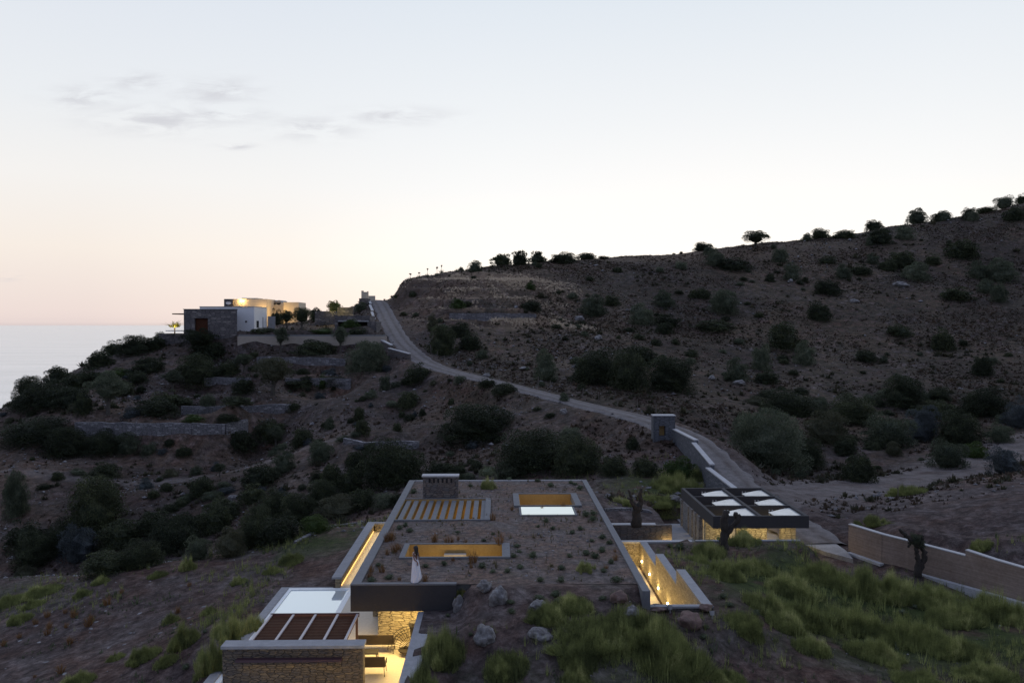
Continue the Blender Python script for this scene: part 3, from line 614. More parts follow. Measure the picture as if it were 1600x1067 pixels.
# corridor wall left of the house
cw = empty('corridor_wall', (-9.6, 56, FLOOR), 0, 'long stone wall with broad grey coping beside the lit path left of the house', 'wall'); co = (-9.6, 56, FLOOR)
PP(MB().box(-9.78, 49.3, -5.2, -9.45, 62.6, -3.27).build('wall', M['stone_warm']), cw, co)
PP(MB().box(-9.95, 49.1, -3.27, -9.36, 62.9, -3.15).build('coping', M['conc']), cw, co)
PP(MB().box(-9.36, 62.45, -3.27, -6.82, 62.9, -3.151).build('coping', M['conc']), cw, co); PP(MB().box(-9.36, 62.5, -5, -6.82, 62.88, -3.271).build('wall', M['stone_warm']), cw, co)
PP(MB().box(-9.44, 49.4, FLOOR+.05, -9.40, 62.3, FLOOR+.09).build('light_strip', emis('warm_strip', (1, .62, .2), 1.6)), cw, co)
area('corridor_light', (-9.1, 56, -3.5), .1, 12.5, 22, WARM, (0, 0, 0)); point('corridor_lamp', (-8.0, 61.7, -3.0), 30)
# retaining wall right of the terrace
rw = empty('retaining_wall', (-3.4, 30, FLOOR), 0, 'grey concrete retaining wall with smooth top right of the lit terrace', 'wall'); ro = (-3.4, 30, FLOOR)
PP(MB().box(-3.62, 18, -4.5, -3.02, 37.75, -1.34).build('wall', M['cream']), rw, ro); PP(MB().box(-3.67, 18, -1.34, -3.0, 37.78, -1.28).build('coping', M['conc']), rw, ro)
# terrace lamps
area('soffit_light', (-4.6, 38.8, -1.35), 3.2, 1.0, 300); area('terrace_light', (-4.9, 35.5, -1.35), 1.0, 3.0, 10)
area('terrace_wash', (-3.75, 32.0, -1.5), .2, 7, 150, WARM, (0, R(25), 0))
area('opening_light', (-3.5, 53.3, -1.55), 5, 5.5, 85, (1, .64, .18), (R(180), 0, 0))
area('hall_light', (-2.2, 42.35, -1.5), 4.4, .3, 42, (1, .68, .2), (R(112), 0, 0)); area('room_light', (3.4, 54.35, -1.6), 3.2, .3, 28, (1, .64, .18), (R(114), 0, 0))

# stone block in front with pergola
blk = empty('garden_building', (-8.5, 33.8, FLOOR), 0, 'stone block with grey coping and a maroon steel ledge at the bottom of the photo', 'outbuilding'); bo = (-8.5, 33.8, FLOOR)
PP(MB().box(-11.25, 33.45, -6.5, -5.52, 33.95, -1.24).build('stone_wall', masonry('warm_grey_stone', [(.04, .038, .042), (.11, .085, .06), (.06, .058, .066), (.17, .13, .085)], (.03, .025, .02), .34, .10)), blk, bo)
PP(MB().box(-11.3, 33.38, -1.24, -5.47, 34.05, -1.12).build('coping', M['conc']), blk, bo)
PP(MB().box(-10.65, 33.2, -1.72, -6.35, 33.45, -1.62).build('steel_ledge', M['maroon']), blk, bo)
area('pergola_glow', (-8.3, 35.6, -2.6), 3.4, 2.4, 60, (1, .55, .16), (R(180), 0, 0)); area('ledge_light', (-8.5, 33.25, -1.78), 4.1, .1, 9, WARM, (R(-25), 0, 0))
pg = empty('pergola', (-8.3, 35.8, FLOOR), 0, 'flat pergola of brown slats with pale metal beams over the terrace', 'pergola'); go = (-8.3, 35.8, FLOOR)
sm_ = MB()
for k in range(38): sm_.box(-10.28, 34.1+k*.08, -1.27, -6.32, 34.158+k*.08, -1.23)
sm_ = PP(sm_.build('slat_panel', M['dwood']), pg, go)
for x in (-10.28, -9.28, -8.28, -7.27, -6.38): PP(MB().box(x-.045, 34.06, -1.22, x+.06, 37.2, -1.16).build('beam', M['metal_w']), pg, go)
PP(MB().box(-10.33, 37.2, -1.3, -6.3, 37.28, -1.14).build('edge_beam', M['maroon']), pg, go)
for x in (-10.2, -6.4): PP(MB().box(x-.05, 37.1, FLOOR, x+.05, 37.19, -1.31).build('post', M['maroon']), pg, go)
# terrace seats: two high-backed benches seen from behind, woven hanging chair
def bench(x0, x1, y, label):
    e = empty('outdoor_bench', ((x0+x1)/2, y, FLOOR), 0, label, 'bench', 'benches on the lit terrace'); L = (x1-x0)/2
    MB().poly([(-L, -.30, .42), (L, -.30, .42), (L, -.38, .92), (-L, -.38, .92), (-L, -.26, .42), (L, -.26, .42), (L, -.34, .92), (-L, -.34, .92)], [(0, 1, 2, 3), (4, 7, 6, 5), (0, 4, 5, 1), (3, 2, 6, 7), (0, 3, 7, 4), (1, 5, 6, 2)]).build('backrest', M['cloth'], e)
    MB().box(-L, -.25, .40, L, .32, .47).build('seat', M['cloth'], e, bevel=.01)
    for sx in (-1, 1):
        for yy in (-.28, .28): MB().tube([(sx*(L-.05), yy, .4), (sx*(L-.02), yy*1.15, 0)], [.018, .015], 6).build('leg', M['black'], e)
        MB().tube([(sx*L, -.33, .66), (sx*L, .25, .64), (sx*L, .28, .4)], [.02, .02, .015], 6).build('armrest', M['black'], e)
    return e
b1 = bench(-6.75, -4.98, 39.5, 'brown high-backed bench nearer the stone wall on the lit terrace'); b2 = bench(-6.6, -5.05, 36.9, 'brown high-backed bench nearer the camera beside the stone block')
tb_ = empty('coffee_table', (-6.0, 38.5, FLOOR), 0, 'small dark square table between the two terrace benches', 'table'); MB().box(-.38, -.3, .36, .38, .3, .41).build('table_top', M['black'], tb_)
for sx in (-.32, .32):
    for sy in (-.25, .25): MB().box(sx-.02, sy-.02, 0, sx+.02, sy+.02, .36).build('leg', M['black'], tb_)
hc = empty('wicker_chair', (-4.35, 39.0, FLOOR), 0, 'dark woven basket chair with a fan-shaped shell against the lit stone wall', 'chair')
fan = MB()
for k in range(11):
    a = R(95+k*8.5); fan.tube([(0.25, 0, .25), (.25+math.cos(a)*.75, .12, .25+math.sin(a)*.75), (.25+math.cos(a)*1.15, 0, .25+math.sin(a)*1.15)], [.012, .012, .012], 4)
for rr in (.35, .6, .85, 1.0, 1.15): fan.tube([(.25+math.cos(R(95+j*8.5))*rr, .1*math.sin(rr*2.7), .25+math.sin(R(95+j*8.5))*rr) for j in range(11)], [.016]*11, 4)
fan.build('shell', M['black'], hc); 
MB().tube([(.32, 0, 0), (.32, 0, .5), (.30, 0, 1.0), (.36, 0, 1.35)], [.13, .10, .10, .20], 10).build('stand', M['black'], hc)
MB().tube([(.36, 0, 1.36), (.36, 0, 1.42), (.36, 0, 1.62)], [.22, .27, .25], 12).build('basket', M['black'], hc); MB().tube([(.0, 0, .2), (0, 0, .28)], [.38, .40], 12).build('seat', M['black'], hc)

# ------------------------------------------------------------------ sunken lit passage right of the house
pw = empty('passage_wall', (9.5, 45, FLOOR), 0, 'stepped stone wall with grey copings lit yellow along the sunken passage right of the house', 'wall'); wo = (9.5, 45, FLOOR)
for (y0, y1, z) in ((47.9, 53.2, -2.2), (42.3, 47.9, -1.5), (36.95, 42.3, -.74)):
    PP(MB().box(9.33, y0, -5, 9.75, y1, z-.08).build('wall_panel', M['stone_warm']), pw, wo); PP(MB().box(9.33, y0, z-.08, 9.79, y1-.002, z).build('coping', M['conc']), pw, wo)
PP(MB().box(6.92, 36.75, -5, 9.8, 36.95, -.83).build('end_wall', M['stone']), pw, wo); PP(MB().box(6.92, 36.7, -.83, 9.8, 36.98, -.742).build('coping', M['conc']), pw, wo)
tag(MB().box(6.7, 36.9, FLOOR-.3, 9.33, 53.2, FLOOR+.0).build('passage_floor', M['paving']), kind='structure')
kb = MB().box(9.22, 37.0, FLOOR+.001, 9.325, 53, FLOOR+.06); tag(kb.build('planting_strip', M['ground']), kind='structure')
for i, yy in enumerate((52.3, 49.6, 46.95, 44.3, 41.6, 38.9)):
    e = empty('wall_lamp', (9.3, yy, FLOOR+.57), 0, 'round lamp low on the lit passage wall, ' + ('farthest of the row', 'second from the far end', 'third from the far end', 'fourth, beside the front coping', 'fifth from the far end', 'nearest of the row')[i], 'lamp', 'lamps along the sunken passage')
    MB().tube([(.03, 0, 0), (-.03, 0, 0)], [.06, .06], 12).build('lamp_disc', emis('lamp_glow', (1, .85, .5), 25) if i == 0 else M['lampglow'], e)
    if i == 0: M['lampglow'] = bpy.data.materials['lamp_glow']
    point('wall_lamp_light', (-.3, 0, .05), 22, WARM, .06, e)
area('passage_wash', (7.3, 44.8, -3.2), .3, 14, 150, WARM, (0, R(-78), 0))
# transverse walls and courtyard
tw = empty('court_wall', (10, 53.3, FLOOR), 0, 'low wall with pale coping crossing from the house to the courtyard', 'wall'); to = (10, 53.3, FLOOR)
PP(MB().box(6.92, 53.25, -4.5, 12.75, 53.55, -2.3).build('wall', M['stone_warm']), tw, to); PP(MB().box(6.92, 53.21, -2.3, 12.8, 53.6, -2.2).build('coping', M['coping']), tw, to)
ew = empty('carport_kerb', (16, 52.5, -2.5), 0, 'thin pale kerb wall holding the grass bed in front of the carport', 'wall')
PP(MB().box(12.8, 52.35, -4.5, 19.6, 52.6, -1.93).build('wall', M['conc']), ew, (16, 52.5, -2.5))
cs = empty('courtyard_wall', (10.5, 58, FLOOR), 0, 'free-standing dark stone wall with its right end lit yellow in the courtyard', 'wall'); so_ = (10.5, 58, FLOOR)
PP(MB().box(6.92, 57.9, -4.2, 12.45, 58.25, -2.28).build('wall', M['stone']), cs, so_); PP(MB().box(6.92, 57.86, -2.28, 11.3, 58.3, -2.2).build('coping', M['coping']), cs, so_)
area('court_light', (12.2, 57.3, -3.5), .5, .3, 22, WARM, (R(70), 0, 0))
tag(MB().box(6.9, 53.55, FLOOR-.3, 14.6, 64.5, FLOOR+.02).build('courtyard_paving', M['conc']), kind='structure')
# edging of the olive bed
ed = MB(); pl = [PZ(*a) for a in ((944,799,-1.95),(965,796,-1.95),(990,793.5,-1.95),(1015,797,-2.0),(1045,803,-2.1))]
for a, b_ in zip(pl[:-1], pl[1:]): ed.beam(a, b_, .25, -3, H(a[0], a[1])+.18, -3, H(b_[0], b_[1])+.18)
tag(ed.build('stone_edging', M['dry']), 'curved low stone edging behind the bare olive trunk by the courtyard', 'edging')

ed = MB(); pl = [hit(*a) or P(*a, 62) for a in ((462,850),(484,838),(503,827),(530,822),(560,818),(584,815))]
for a, b_ in zip(pl[:-1], pl[1:]): ed.beam(a, b_, .35, a[2]-1, a[2]+.16, b_[2]-1, b_[2]+.16)
tag(ed.build('stone_edging', M['dry']), 'pale low stone edging at the far edge of the green bank left of the corridor', 'edging')
# ------------------------------------------------------------------ carport
M['stone_fin'] = masonry('pale_grey_stone', [(.15, .14, .135), (.24, .225, .21), (.19, .18, .175), (.30, .28, .26)], (.07, .065, .06), .34, .14)
cpz = -.9; X0, X1, Y0, Y1 = 14.55, 21.05, 54.7, 64.3
cp = empty('carport', (17.8, 59.5, -3.8), 0, 'dark flat carport frame of six open bays on lit stone piers', 'carport'); cpo = (17.8, 59.5, -3.8)
fw = .22; bays = []
for i in range(2):
    for j in range(3):
        x0 = X0+fw if i == 0 else (X0+X1)/2+fw/2; x1 = (X0+X1)/2-fw/2 if i == 0 else X1-fw; y0 = Y0+.2+j*(Y1-Y0-.2)/3; y1 = y0+(Y1-Y0-.2)/3-.2; bays.append((x0, y0, x1, y1))
PP(plate((X0, Y0, X1, Y1), bays, cpz-.83, cpz, 'roof_frame', M['pav']), cp, cpo)
for (x0, y0, x1, y1) in bays:
    z = cpz-.13
    # pale sheet in each bay, cut to the outline of the sky's reflection
    q = [(x0+.95, y0+1.5), (x0+1.0, y0+.5), (x0+1.15, y0+.05), (x1-.02, y0+.05), (x1-.02, y1-.08), (x1-.45, y1-.3)]
    PP(MB().prism(q, z-.05, z).build('sky_reflection_sheet', M['sky_reflection']), cp, cpo)
    for k in range(2):
        l = MB().tube([(x0+1.15+k*.22, y0+1.95, z-.3), (x0+1.15+k*.22, y0+1.95, z+.06)], [.045, .05], 8).build('spotlight', M['lampm']); PP(l, cp, cpo)
for (xa, xb, yy) in ((14.6, 15.75, 57.0), (16.8, 18.95, 57.0), (19.95, 21.0, 57.0)):
    PP(MB().box(xa, yy, -3.85, xb, yy+.35, cpz-.831).build('stone_pier', M['stone_warm']), cp, cpo)
for (ya, yb) in ((63.7, 64.0), (61.5, 63.2), (60.3, 61.15), (59.2, 59.9), (58.15, 58.8)):
    PP(MB().box(14.42, ya, -3.85, 14.72, yb, cpz-.831).build('stone_fin', M['stone_fin']), cp, cpo)
PP(MB().box(14.8, 63.6, -3.85, 20.9, 63.9, cpz-.831).build('back_wall', M['cream']), cp, cpo)
area('carport_light', (17.6, 60.8, -1.85), 4.5, 4.0, 130, (1, .72, .30)); area('carport_front_light', (17.8, 55.3, -1.8), 5.5, .3, 120, (1, .78, .36), (R(28), 0, 0)); area('fin_light', (14.1, 59.3, -3.6), .15, 4, 5, (1, .76, .34), (0, R(180-40), 0))
tag(MB().box(14.6, 52.6, FLOOR-.3, 21.2, 66, FLOOR+.02).build('carport_paving', M['drive']), kind='structure')
dr = MB(); A1 = [PZ(px, py, -3.72)[:2] for px, py in ((1225,848),(1262,852),(1290,862),(1333,873),(1322,860),(1300,845),(1262,833),(1240,826),(1215,828))]; dr.prism(A1, -4.3, -3.70)
tag(dr.build('driveway', M['drive']), kind='structure')

# ------------------------------------------------------------------ right retaining wall with board marks
bw_ = empty('board_marked_wall', (27, 53, -4), 0, 'long brownish board-marked concrete retaining wall right of the driveway', 'wall'); bwo = (27, 53, -4)
base = [(1328,862),(1380,880),(1430,893),(1510,915),(1556,928),(1620,946),(1700,968)]
tops = [821, 838, 850, 871, 0, 0, 0]
bp = [PZ(a, b_, -3.95) for a, b_ in base]
hts = [(1.95, 1.95), (1.95, 1.9), (1.9, 1.85), (2.2, 2.05), (2.05, 1.95), (1.95, 1.9)]
for i in range(len(bp)-1):
    a, b_ = bp[i], bp[i+1]; PP(MB().beam(a, b_, .28, -4.4, -3.95+hts[i][0], -4.4, -3.95+hts[i][1]).build('wall_panel', M['board']), bw_, bwo)
    PP(MB().beam(a, b_, .34, -3.95+hts[i][0], -3.95+hts[i][0]+.06, -3.95+hts[i][1], -3.95+hts[i][1]+.06).build('top_edge', M['coping']), bw_, bwo)
    a2 = (a[0]-.28, a[1]-.42); b2 = (b_[0]-.28, b_[1]-.42)
    if i not in (1,): PP(MB().beam(a2, b2, .35, -4.5, -3.83).build('footing', M['coping']), bw_, bwo)

# ------------------------------------------------------------------ gate pillar and roadside walls
gp = empty('gate_pillar', (18, 88, -1), 0, 'tall grey stone gate pillar with a wood-lined niche and white cap beside the road', 'pillar')
g0 = P(1021, 650, 87); g1 = P(1055, 652, 87); zt = g0[2]; zb = min(H(g0[0], 87), H(g1[0], 87))-.4; gpo = (18, 88, -1)
ni0 = P(1030, 665, 87)[0]; ni1 = P(1040, 665, 87)[0]; nz1 = P(1030, 665, 87)[2]; nz0 = P(1030, 681, 87)[2]
mb = MB(); mb.box(g0[0], 87, zb, ni0, 88.2, zt); mb.box(ni1, 87, zb, g1[0], 88.2, zt); mb.box(ni0, 87, zb, ni1, 88.2, nz0); mb.box(ni0, 87, nz1, ni1, 88.2, zt)
M['pill'] = masonry('blue_grey_stone', [(.06, .065, .08), (.11, .115, .13), (.08, .085, .10), (.15, .155, .17)], (.04, .042, .05), .5, .2)
PP(mb.build('shaft', M['pill']), gp, gpo); PP(MB().box(g0[0]-.05, 86.95, zt, g1[0]+.05, 88.25, zt+.1).build('cap', M['coping']), gp, gpo); PP(MB().box(ni0, 87.7, nz0, ni1, 87.8, nz1).build('niche_panel', M['wood']), gp, gpo)
bwl = empty('roadside_wall', (19, 76, -2), 0, 'stepped blue-grey roadside wall with pale coping running from the gate pillar to the carport', 'wall'); blo = (19, 76, -2)
segs = [((1054,670,86.6),(1088,687,79)), ((1084,691,79),(1113,725,72)), ((1106,730,72),(1152,765,65.6))]
for (a, b_) in segs:
    a = P(*a); b_ = P(*b_); PP(MB().beam(a, b_, .38, -5, a[2]-.08, -5, b_[2]-.08).build('wall_panel', M['pill']), bwl, blo)
    PP(MB().beam(a, b_, .46, a[2]-.08, a[2]+.02, b_[2]-.08, b_[2]+.02).build('coping', M['coping']), bwl, blo)
uw = empty('upper_road_wall', (-20, 165, 8), 0, 'stepped grey wall with white copings climbing along the left side of the steep road', 'wall'); uo = (-20, 165, 8)
segs = [((587,526,160),(612,538.5,153)), ((608,543.5,151),(640,552,146)), ((590,535,162),(600,536,161)),
        ((589,520,172),(591,528,166)), ((584,500,184),(588,512,176)), ((581,487,192),(585,498,184)), ((578,476,202),(582,485,193)), ((576,467,214),(579,474,203))]
for (a, b_) in segs:
    a = P(*a); b_ = P(*b_); zt = max(a[2], b_[2]) if b_[1] < 160 else (a[2]+b_[2])/2
    PP(MB().beam(a, b_, .5, a[2]-4.5, a[2]-.12, b_[2]-4.5, b_[2]-.12).build('wall_panel', M['stone']), uw, uo); PP(MB().beam(a, b_, .6, a[2]-.12, a[2]+.03, b_[2]-.12, b_[2]+.03).build('coping', M['coping']), uw, uo)
# dry stone terrace walls
for (nm, pl, h, lab), pp in zip(WALLS, wallpts):
    mb = MB()
    for a, b_ in zip(pp[:-1], pp[1:]):
        nseg = max(1, int(math.dist(a, b_)/1.6)); prev = None
        for i in range(nseg+1):
            f = i/nseg; c = tuple(a[k]*(1-f)+b_[k]*f for k in range(3)); zt = c[2]+random.uniform(-.12, .1)
            if prev: mb.beam(prev[0], c, .6, c[2]-h-.6, prev[1], c[2]-h-.6, zt)
            prev = (c, zt)
    tag(mb.build(nm, M['dry']), lab, 'stone wall', 'dry stone terrace walls on the hillside')

# ------------------------------------------------------------------ the neighbouring houses
nh = empty('stone_house', (-56, 163, 7), 0, 'dark stone house block with a tall wooden window on the hill by the sea', 'house'); no_ = (-56, 163, 7)
def bx(px0, px1, py0, py1, d, dep, zb=None):
    a = P(px0, py0, d); b_ = P(px1, py1, d); z0 = b_[2] if zb is None else zb; return (a[0], d, z0, b_[0], d+dep, a[2])
a = bx(287, 371, 483.5, 552, 160, 6.5, 5.5)
w0 = P(304, 497, 160); w1 = P(325, 525, 160)
bk = P(370.5, 500, 166.5)[0]; mb = MB(); mb.box(a[0], a[1], a[2], w0[0], a[4], a[5]); mb.prism([(w1[0], 160), (a[3], 160), (bk, 166.5), (w1[0], 166.5)], a[2], a[5]); mb.box(w0[0], a[1], a[2], w1[0], a[4], w1[2]); mb.box(w0[0], a[1], w0[2], w1[0], a[4], a[5])
PP(mb.build('stone_walls', M['dark_stone']), nh, no_); PP(MB().box(w0[0], 160.5, w1[2], w1[0], 160.6, w0[2]).build('wooden_window', M['dwood']), nh, no_)
PP(MB().prism([(a[0]-.1, 159.9), (a[3]+.1, 159.9), (bk+.1, 166.6), (a[0]-.1, 166.6)], a[5], a[5]+.12).build('roof_edge', M['conc_dark']), nh, no_)
lw = bx(248, 287, 521, 560, 160.5, 5, 4.5); PP(MB().box(*lw).build('side_wing', M['dark_stone']), nh, no_)
PP(MB().box(lw[0]-.8, 158.6, 4.5, lw[0]+2.2, 160.4, P(250, 558, 159)[2]).build('plinth', M['stone']), nh, no_)
r_ = P(262, 516, 160); PP(MB().box(r_[0], 159, r_[2]-.15, a[0]-.1, 165, r_[2]).build('pergola_roof', M['coping']), nh, no_)
r_ = P(272, 490, 162); PP(MB().box(r_[0], 161, r_[2]-.15, a[0]-.02, 166, r_[2]+.05).build('canopy', M['dwood']), nh, no_)
wh = empty('white_house', (-55, 172, 10), 0, 'plain white cube house behind the dark stone block', 'house'); who = (-55, 172, 10)
x0 = P(312, 480, 168)[0]; x1 = P(397, 480, 168)[0]; zt = P(397, 479.5, 168)[2]
PP(MB().box(x0, 168, 8, x1, 177.2, zt).build('walls', M['plaster']), wh, who); PP(MB().box(x0-.05, 167.9, zt, x1+.05, 177.3, zt+.12).build('roof_edge', M['coping']), wh, who)
PP(MB().box(x1-.05, 169.6, P(401, 512, 169)[2], x1+.03, 171.2, P(401, 501, 169)[2]).build('window', M['dwin']), wh, who); PP(MB().box(x1-.05, 174, 10.6, x1+.02, 174.5, 13.6).build('window', M['conc_dark']), wh, who)
PP(MB().box(P(383, 500, 168)[0], 167.95, P(383, 503.5, 168)[2], P(386, 500, 168)[0], 168.02, P(383, 501, 168)[2]).build('vent', M['dwin']), wh, who)
PP(MB().box(x1+.4, 176.5, 9, x1+1.9, 177, P(400, 494, 176)[2]).build('screen_wall', M['conc']), wh, who)
yh = empty('lit_villa', (-66, 215, 13), 0, 'cream villa glowing yellow under its wall lamp behind the white house', 'house'); yo = (-66, 215, 13)
a = bx(364, 417, 467, 490, 215, 8, 10); PP(MB().box(*a).build('walls', M['cream']), yh, yo); a2 = bx(350, 364, 467, 490, 214, 6, 10); PP(MB().box(*a2).build('dark_tower', M['dark_stone']), yh, yo)
c_ = bx(378, 402, 465.5, 467, 215.5, 5); PP(MB().box(*c_).build('roof_upstand', M['cream']), yh, yo)
s_ = P(356, 474, 213); PP(MB().tube([(s_[0], 213.5, s_[2]-.4), (s_[0]+.1, 213.2, s_[2]+.1)], [.1, .7], 12).build('satellite_dish', M['coping']), yh, yo)
p_ = P(377, 470, 214.4); point('villa_lamp_light', p_, 330, (1, .62, .22), .2); PP(MB().tube([(p_[0], 214.9, p_[2]-.3), (p_[0], 214.9, p_[2]+.3)], [.25, .25], 8).build('wall_lamp', emis('villa_lamp', (1, .75, .35), 12)), yh, yo)
p_ = P(408, 484, 213); point('villa_garden_light', p_, 380, (1, .62, .22), .3)
v2 = empty('vaulted_villa', (-55, 220, 12), 0, 'smaller cream villa with low vaulted roofs lit yellow from below', 'house'); v2o = (-55, 220, 12)
a = bx(418, 443, 473, 495, 222, 8, 9); PP(MB().box(*a).build('walls', M['cream']), v2, v2o); a = bx(443, 467, 472, 495, 219, 8, 9); PP(MB().box(*a).build('side_wing', M['cream']), v2, v2o)
for px in (421, 428, 435): q_ = P(px, 472, 222.5); PP(MB().tube([(q_[0]+.2, 222, q_[2]-.1), (q_[0]+.2, 229, q_[2]-.1)], [.65, .65], 10).build('roof_vault', M['conc']), v2, v2o)
p_ = P(438, 488, 216.5); point('villa_path_light', p_, 420, (1, .62, .2), .3); p_ = P(455, 490, 214.5); point('villa_path_light', p_, 260, (1, .62, .2), .3)
gw = MB(); a = P(371, 525, 157); b_ = P(604, 527, 157); gw.box(a[0], 157, 5.0, b_[0], 157.35, a[2]); gw = tag(gw.build('garden_wall', M['beige']), 'long plain beige garden wall right of the dark stone house', 'wall')
g2 = MB(); g2.box(a[0]+.1, 157.4, a[2]-.3, b_[0]-.3, 158.2, a[2]+.25); tag(g2.build('planter_edge', M['conc_dark']), 'dark concrete planter edge on top of the beige garden wall', 'planter')
ga = empty('garden_shelter', (-29, 168, 10), 0, 'flat-roofed stone shelter with a pale lintel left of the steep road', 'shelter'); gao = (-29, 168, 10)
a = bx(523, 578, 493, 502, 165, 7); PP(MB().box(*a).build('roof', M['dark_stone']), ga, gao); l_ = bx(528, 576, 501, 502.3, 164.9, .1); PP(MB().box(*l_).build('lintel', M['coping']), ga, gao)
a = bx(523, 528, 502, 530, 165, 6.9, 8); PP(MB().box(*a).build('pier', M['dark_stone']), ga, gao); a = bx(574, 588, 502, 530, 165, 6.9, 8); PP(MB().box(*a).build('pier', M['dark_stone']), ga, gao); a = bx(528, 575, 502, 530, 171.7, .3, 8); PP(MB().box(*a).build('back_wall', M['dark_stone']), ga, gao)
# car under the shelter
cr = empty('parked_car', (P(553, 515, 168)[0], 168, P(553, 524, 168)[2]), 0, 'grey car parked in the shade of the stone shelter', 'car')
M['carp'] = mat('car_paint', (.16, .20, .25), .25); prof = [(-2.0, .35), (-2.05, .75), (-1.5, .9), (-.9, 1.35), (.5, 1.4), (1.1, .95), (1.9, .8), (2.0, .35)]
mb = MB(); mb.poly([(x, -.8, z) for x, z in prof]+[(x, .8, z) for x, z in prof], [tuple(range(8)), tuple(range(15, 7, -1))]+[(i, i+8, (i+1) % 8+8, (i+1) % 8) for i in range(8)]); mb.build('body', M['carp'], cr, bevel=.04)
MB().poly([(-.85, -.82, .95), (.9, -.82, .95), (.45, -.82, 1.3), (-.8, -.82, 1.28)], [(0, 1, 2, 3)]).build('side_window', M['dwin'], cr)
for x in (-1.25, 1.25):
    for y in (-.75, .75): MB().tube([(x, y-.1, .33), (x, y+.1, .33)], [.33, .33], 14).build('wheel', M['black'], cr)
for k, (p0, p1, q0, q1, d) in enumerate(((492, 526, 486, 496, 186), (527, 552, 480, 494, 190))):
    a = bx(p0, p1, q0, q1, d, .6, 9); tag(MB().box(*a).build('stone_screen_wall', M['dark_stone']), ('low dark stone wall left of the lit skyline tree', 'taller dark stone wall right below the lit skyline tree')[k], 'wall')
gt = empty('road_top_gate', (-34, 206, 18), 0, 'cream gate posts and low wall at the top of the steep road', 'gate'); gto = (-34, 206, 18)
for (p0, p1, q0) in ((564.5, 568, 454), (568, 573, 456), (573.5, 575.5, 455), (576, 586, 462)):
    a = bx(p0, p1, q0, 468, 216, .5, 14); PP(MB().box(*a).build('post' if p1 < 576 else 'low_wall', M['cream']), gt, gto)
a = bx(561, 574, 466, 480, 205, 5, 12); PP(MB().box(*a).build('stone_pier', M['dark_stone']), gt, gto)

# ------------------------------------------------------------------ rocks
def rock_mesh(seed, name, m, flat=.8):
    r = np.random.default_rng(seed); bm = bmesh.new(); bmesh.ops.create_icosphere(bm, subdivisions=4, radius=.5)
    from mathutils import noise as mn
    for v in bm.verts:
        p = v.co.copy(); a = mn.noise(p*2.1+Vector((seed*3.1, 0, 0))); b_ = mn.noise(p*5+Vector((0, seed*2.7, 0)))
        c_ = abs(mn.noise(p*3.3+Vector((seed, seed, 0))))
        v.co = p*(1+.38*a+.12*b_-.25*c_); v.co.z *= flat
    me = bpy.data.meshes.new(name); bm.to_mesh(me); bm.free(); me.polygons.foreach_set('use_smooth', [True]*len(me.polygons)); me.materials.append(m); return me
ROCKS = [rock_mesh(i, 'boulder', M['rock']) for i in range(5)]; RR_ = rock_mesh(9, 'boulder', M['rock_red'])
def place(px, py, fallback=None):
    h_ = hit(px, py)
    if h_ is None: h_ = fallback
    return h_
for k, (px, py, w_, h, red, tilt, lab) in enumerate([
    (716,950,20,32,0,.3,'narrow upright grey boulder leaning at the right end of the dark fascia'),
    (757,924,26,20,0,0,'grey boulder farthest up the soil, right of the dark fascia'),
    (779,951,30,36,0,.2,'tall rounded grey boulder right of the upright one at the fascia'),
    (842,958,30,20,0,0,'low craggy grey boulder in the middle of the front soil bank'),
    (757,1019,38,38,0,.1,'big dark grey lumpy boulder at the bottom left of the soil bank'),
    (845,1009,40,24,0,0,'broad pale boulder with a green plant at its foot'),
    (968,948,30,28,1,0,'brown and grey boulder left of the front end of the lit passage'),
    (988,974,26,28,0,.2,'arched grey boulder between the lit passage and the big grass clump'),
    (1081,992,44,32,1,0,'large reddish grey boulder in front of the lit passage wall'),
    (1031,957,34,10,1,0,'flat reddish stone lying against the passage front coping'),
    (1105,960,24,16,1,0,'rounded reddish stone at the right corner of the passage coping'),
    (1056,787,20,14,0,0,'pale boulder in the grass left of the carport'),
    (1220,812,30,14,0,0,'grey stone lying in the grass')][:12]):
    if py < 930 and px < 800: r_ = ray(px, py); t_ = (-.07-CAMZ)/r_[2]; p_ = (r_[0]*t_, t_, -.07)
    else: p_ = place(px, py)
    if k == 0: p_ = (-1.78, 37.15, -1.15)
    if p_ is None: continue
    s_ = p_[1]/F; o = bpy.data.objects.new('boulder', RR_ if red else ROCKS[k % 5]); C.objects.link(o); o.location = (p_[0], p_[1]+w_*s_*.35, p_[2]+h*s_*.34)
    o.scale = (w_*s_*.98, w_*s_*.9, h*s_*1.15); o.rotation_euler = (0, tilt, k*1.3); tag(o, lab, 'boulder')

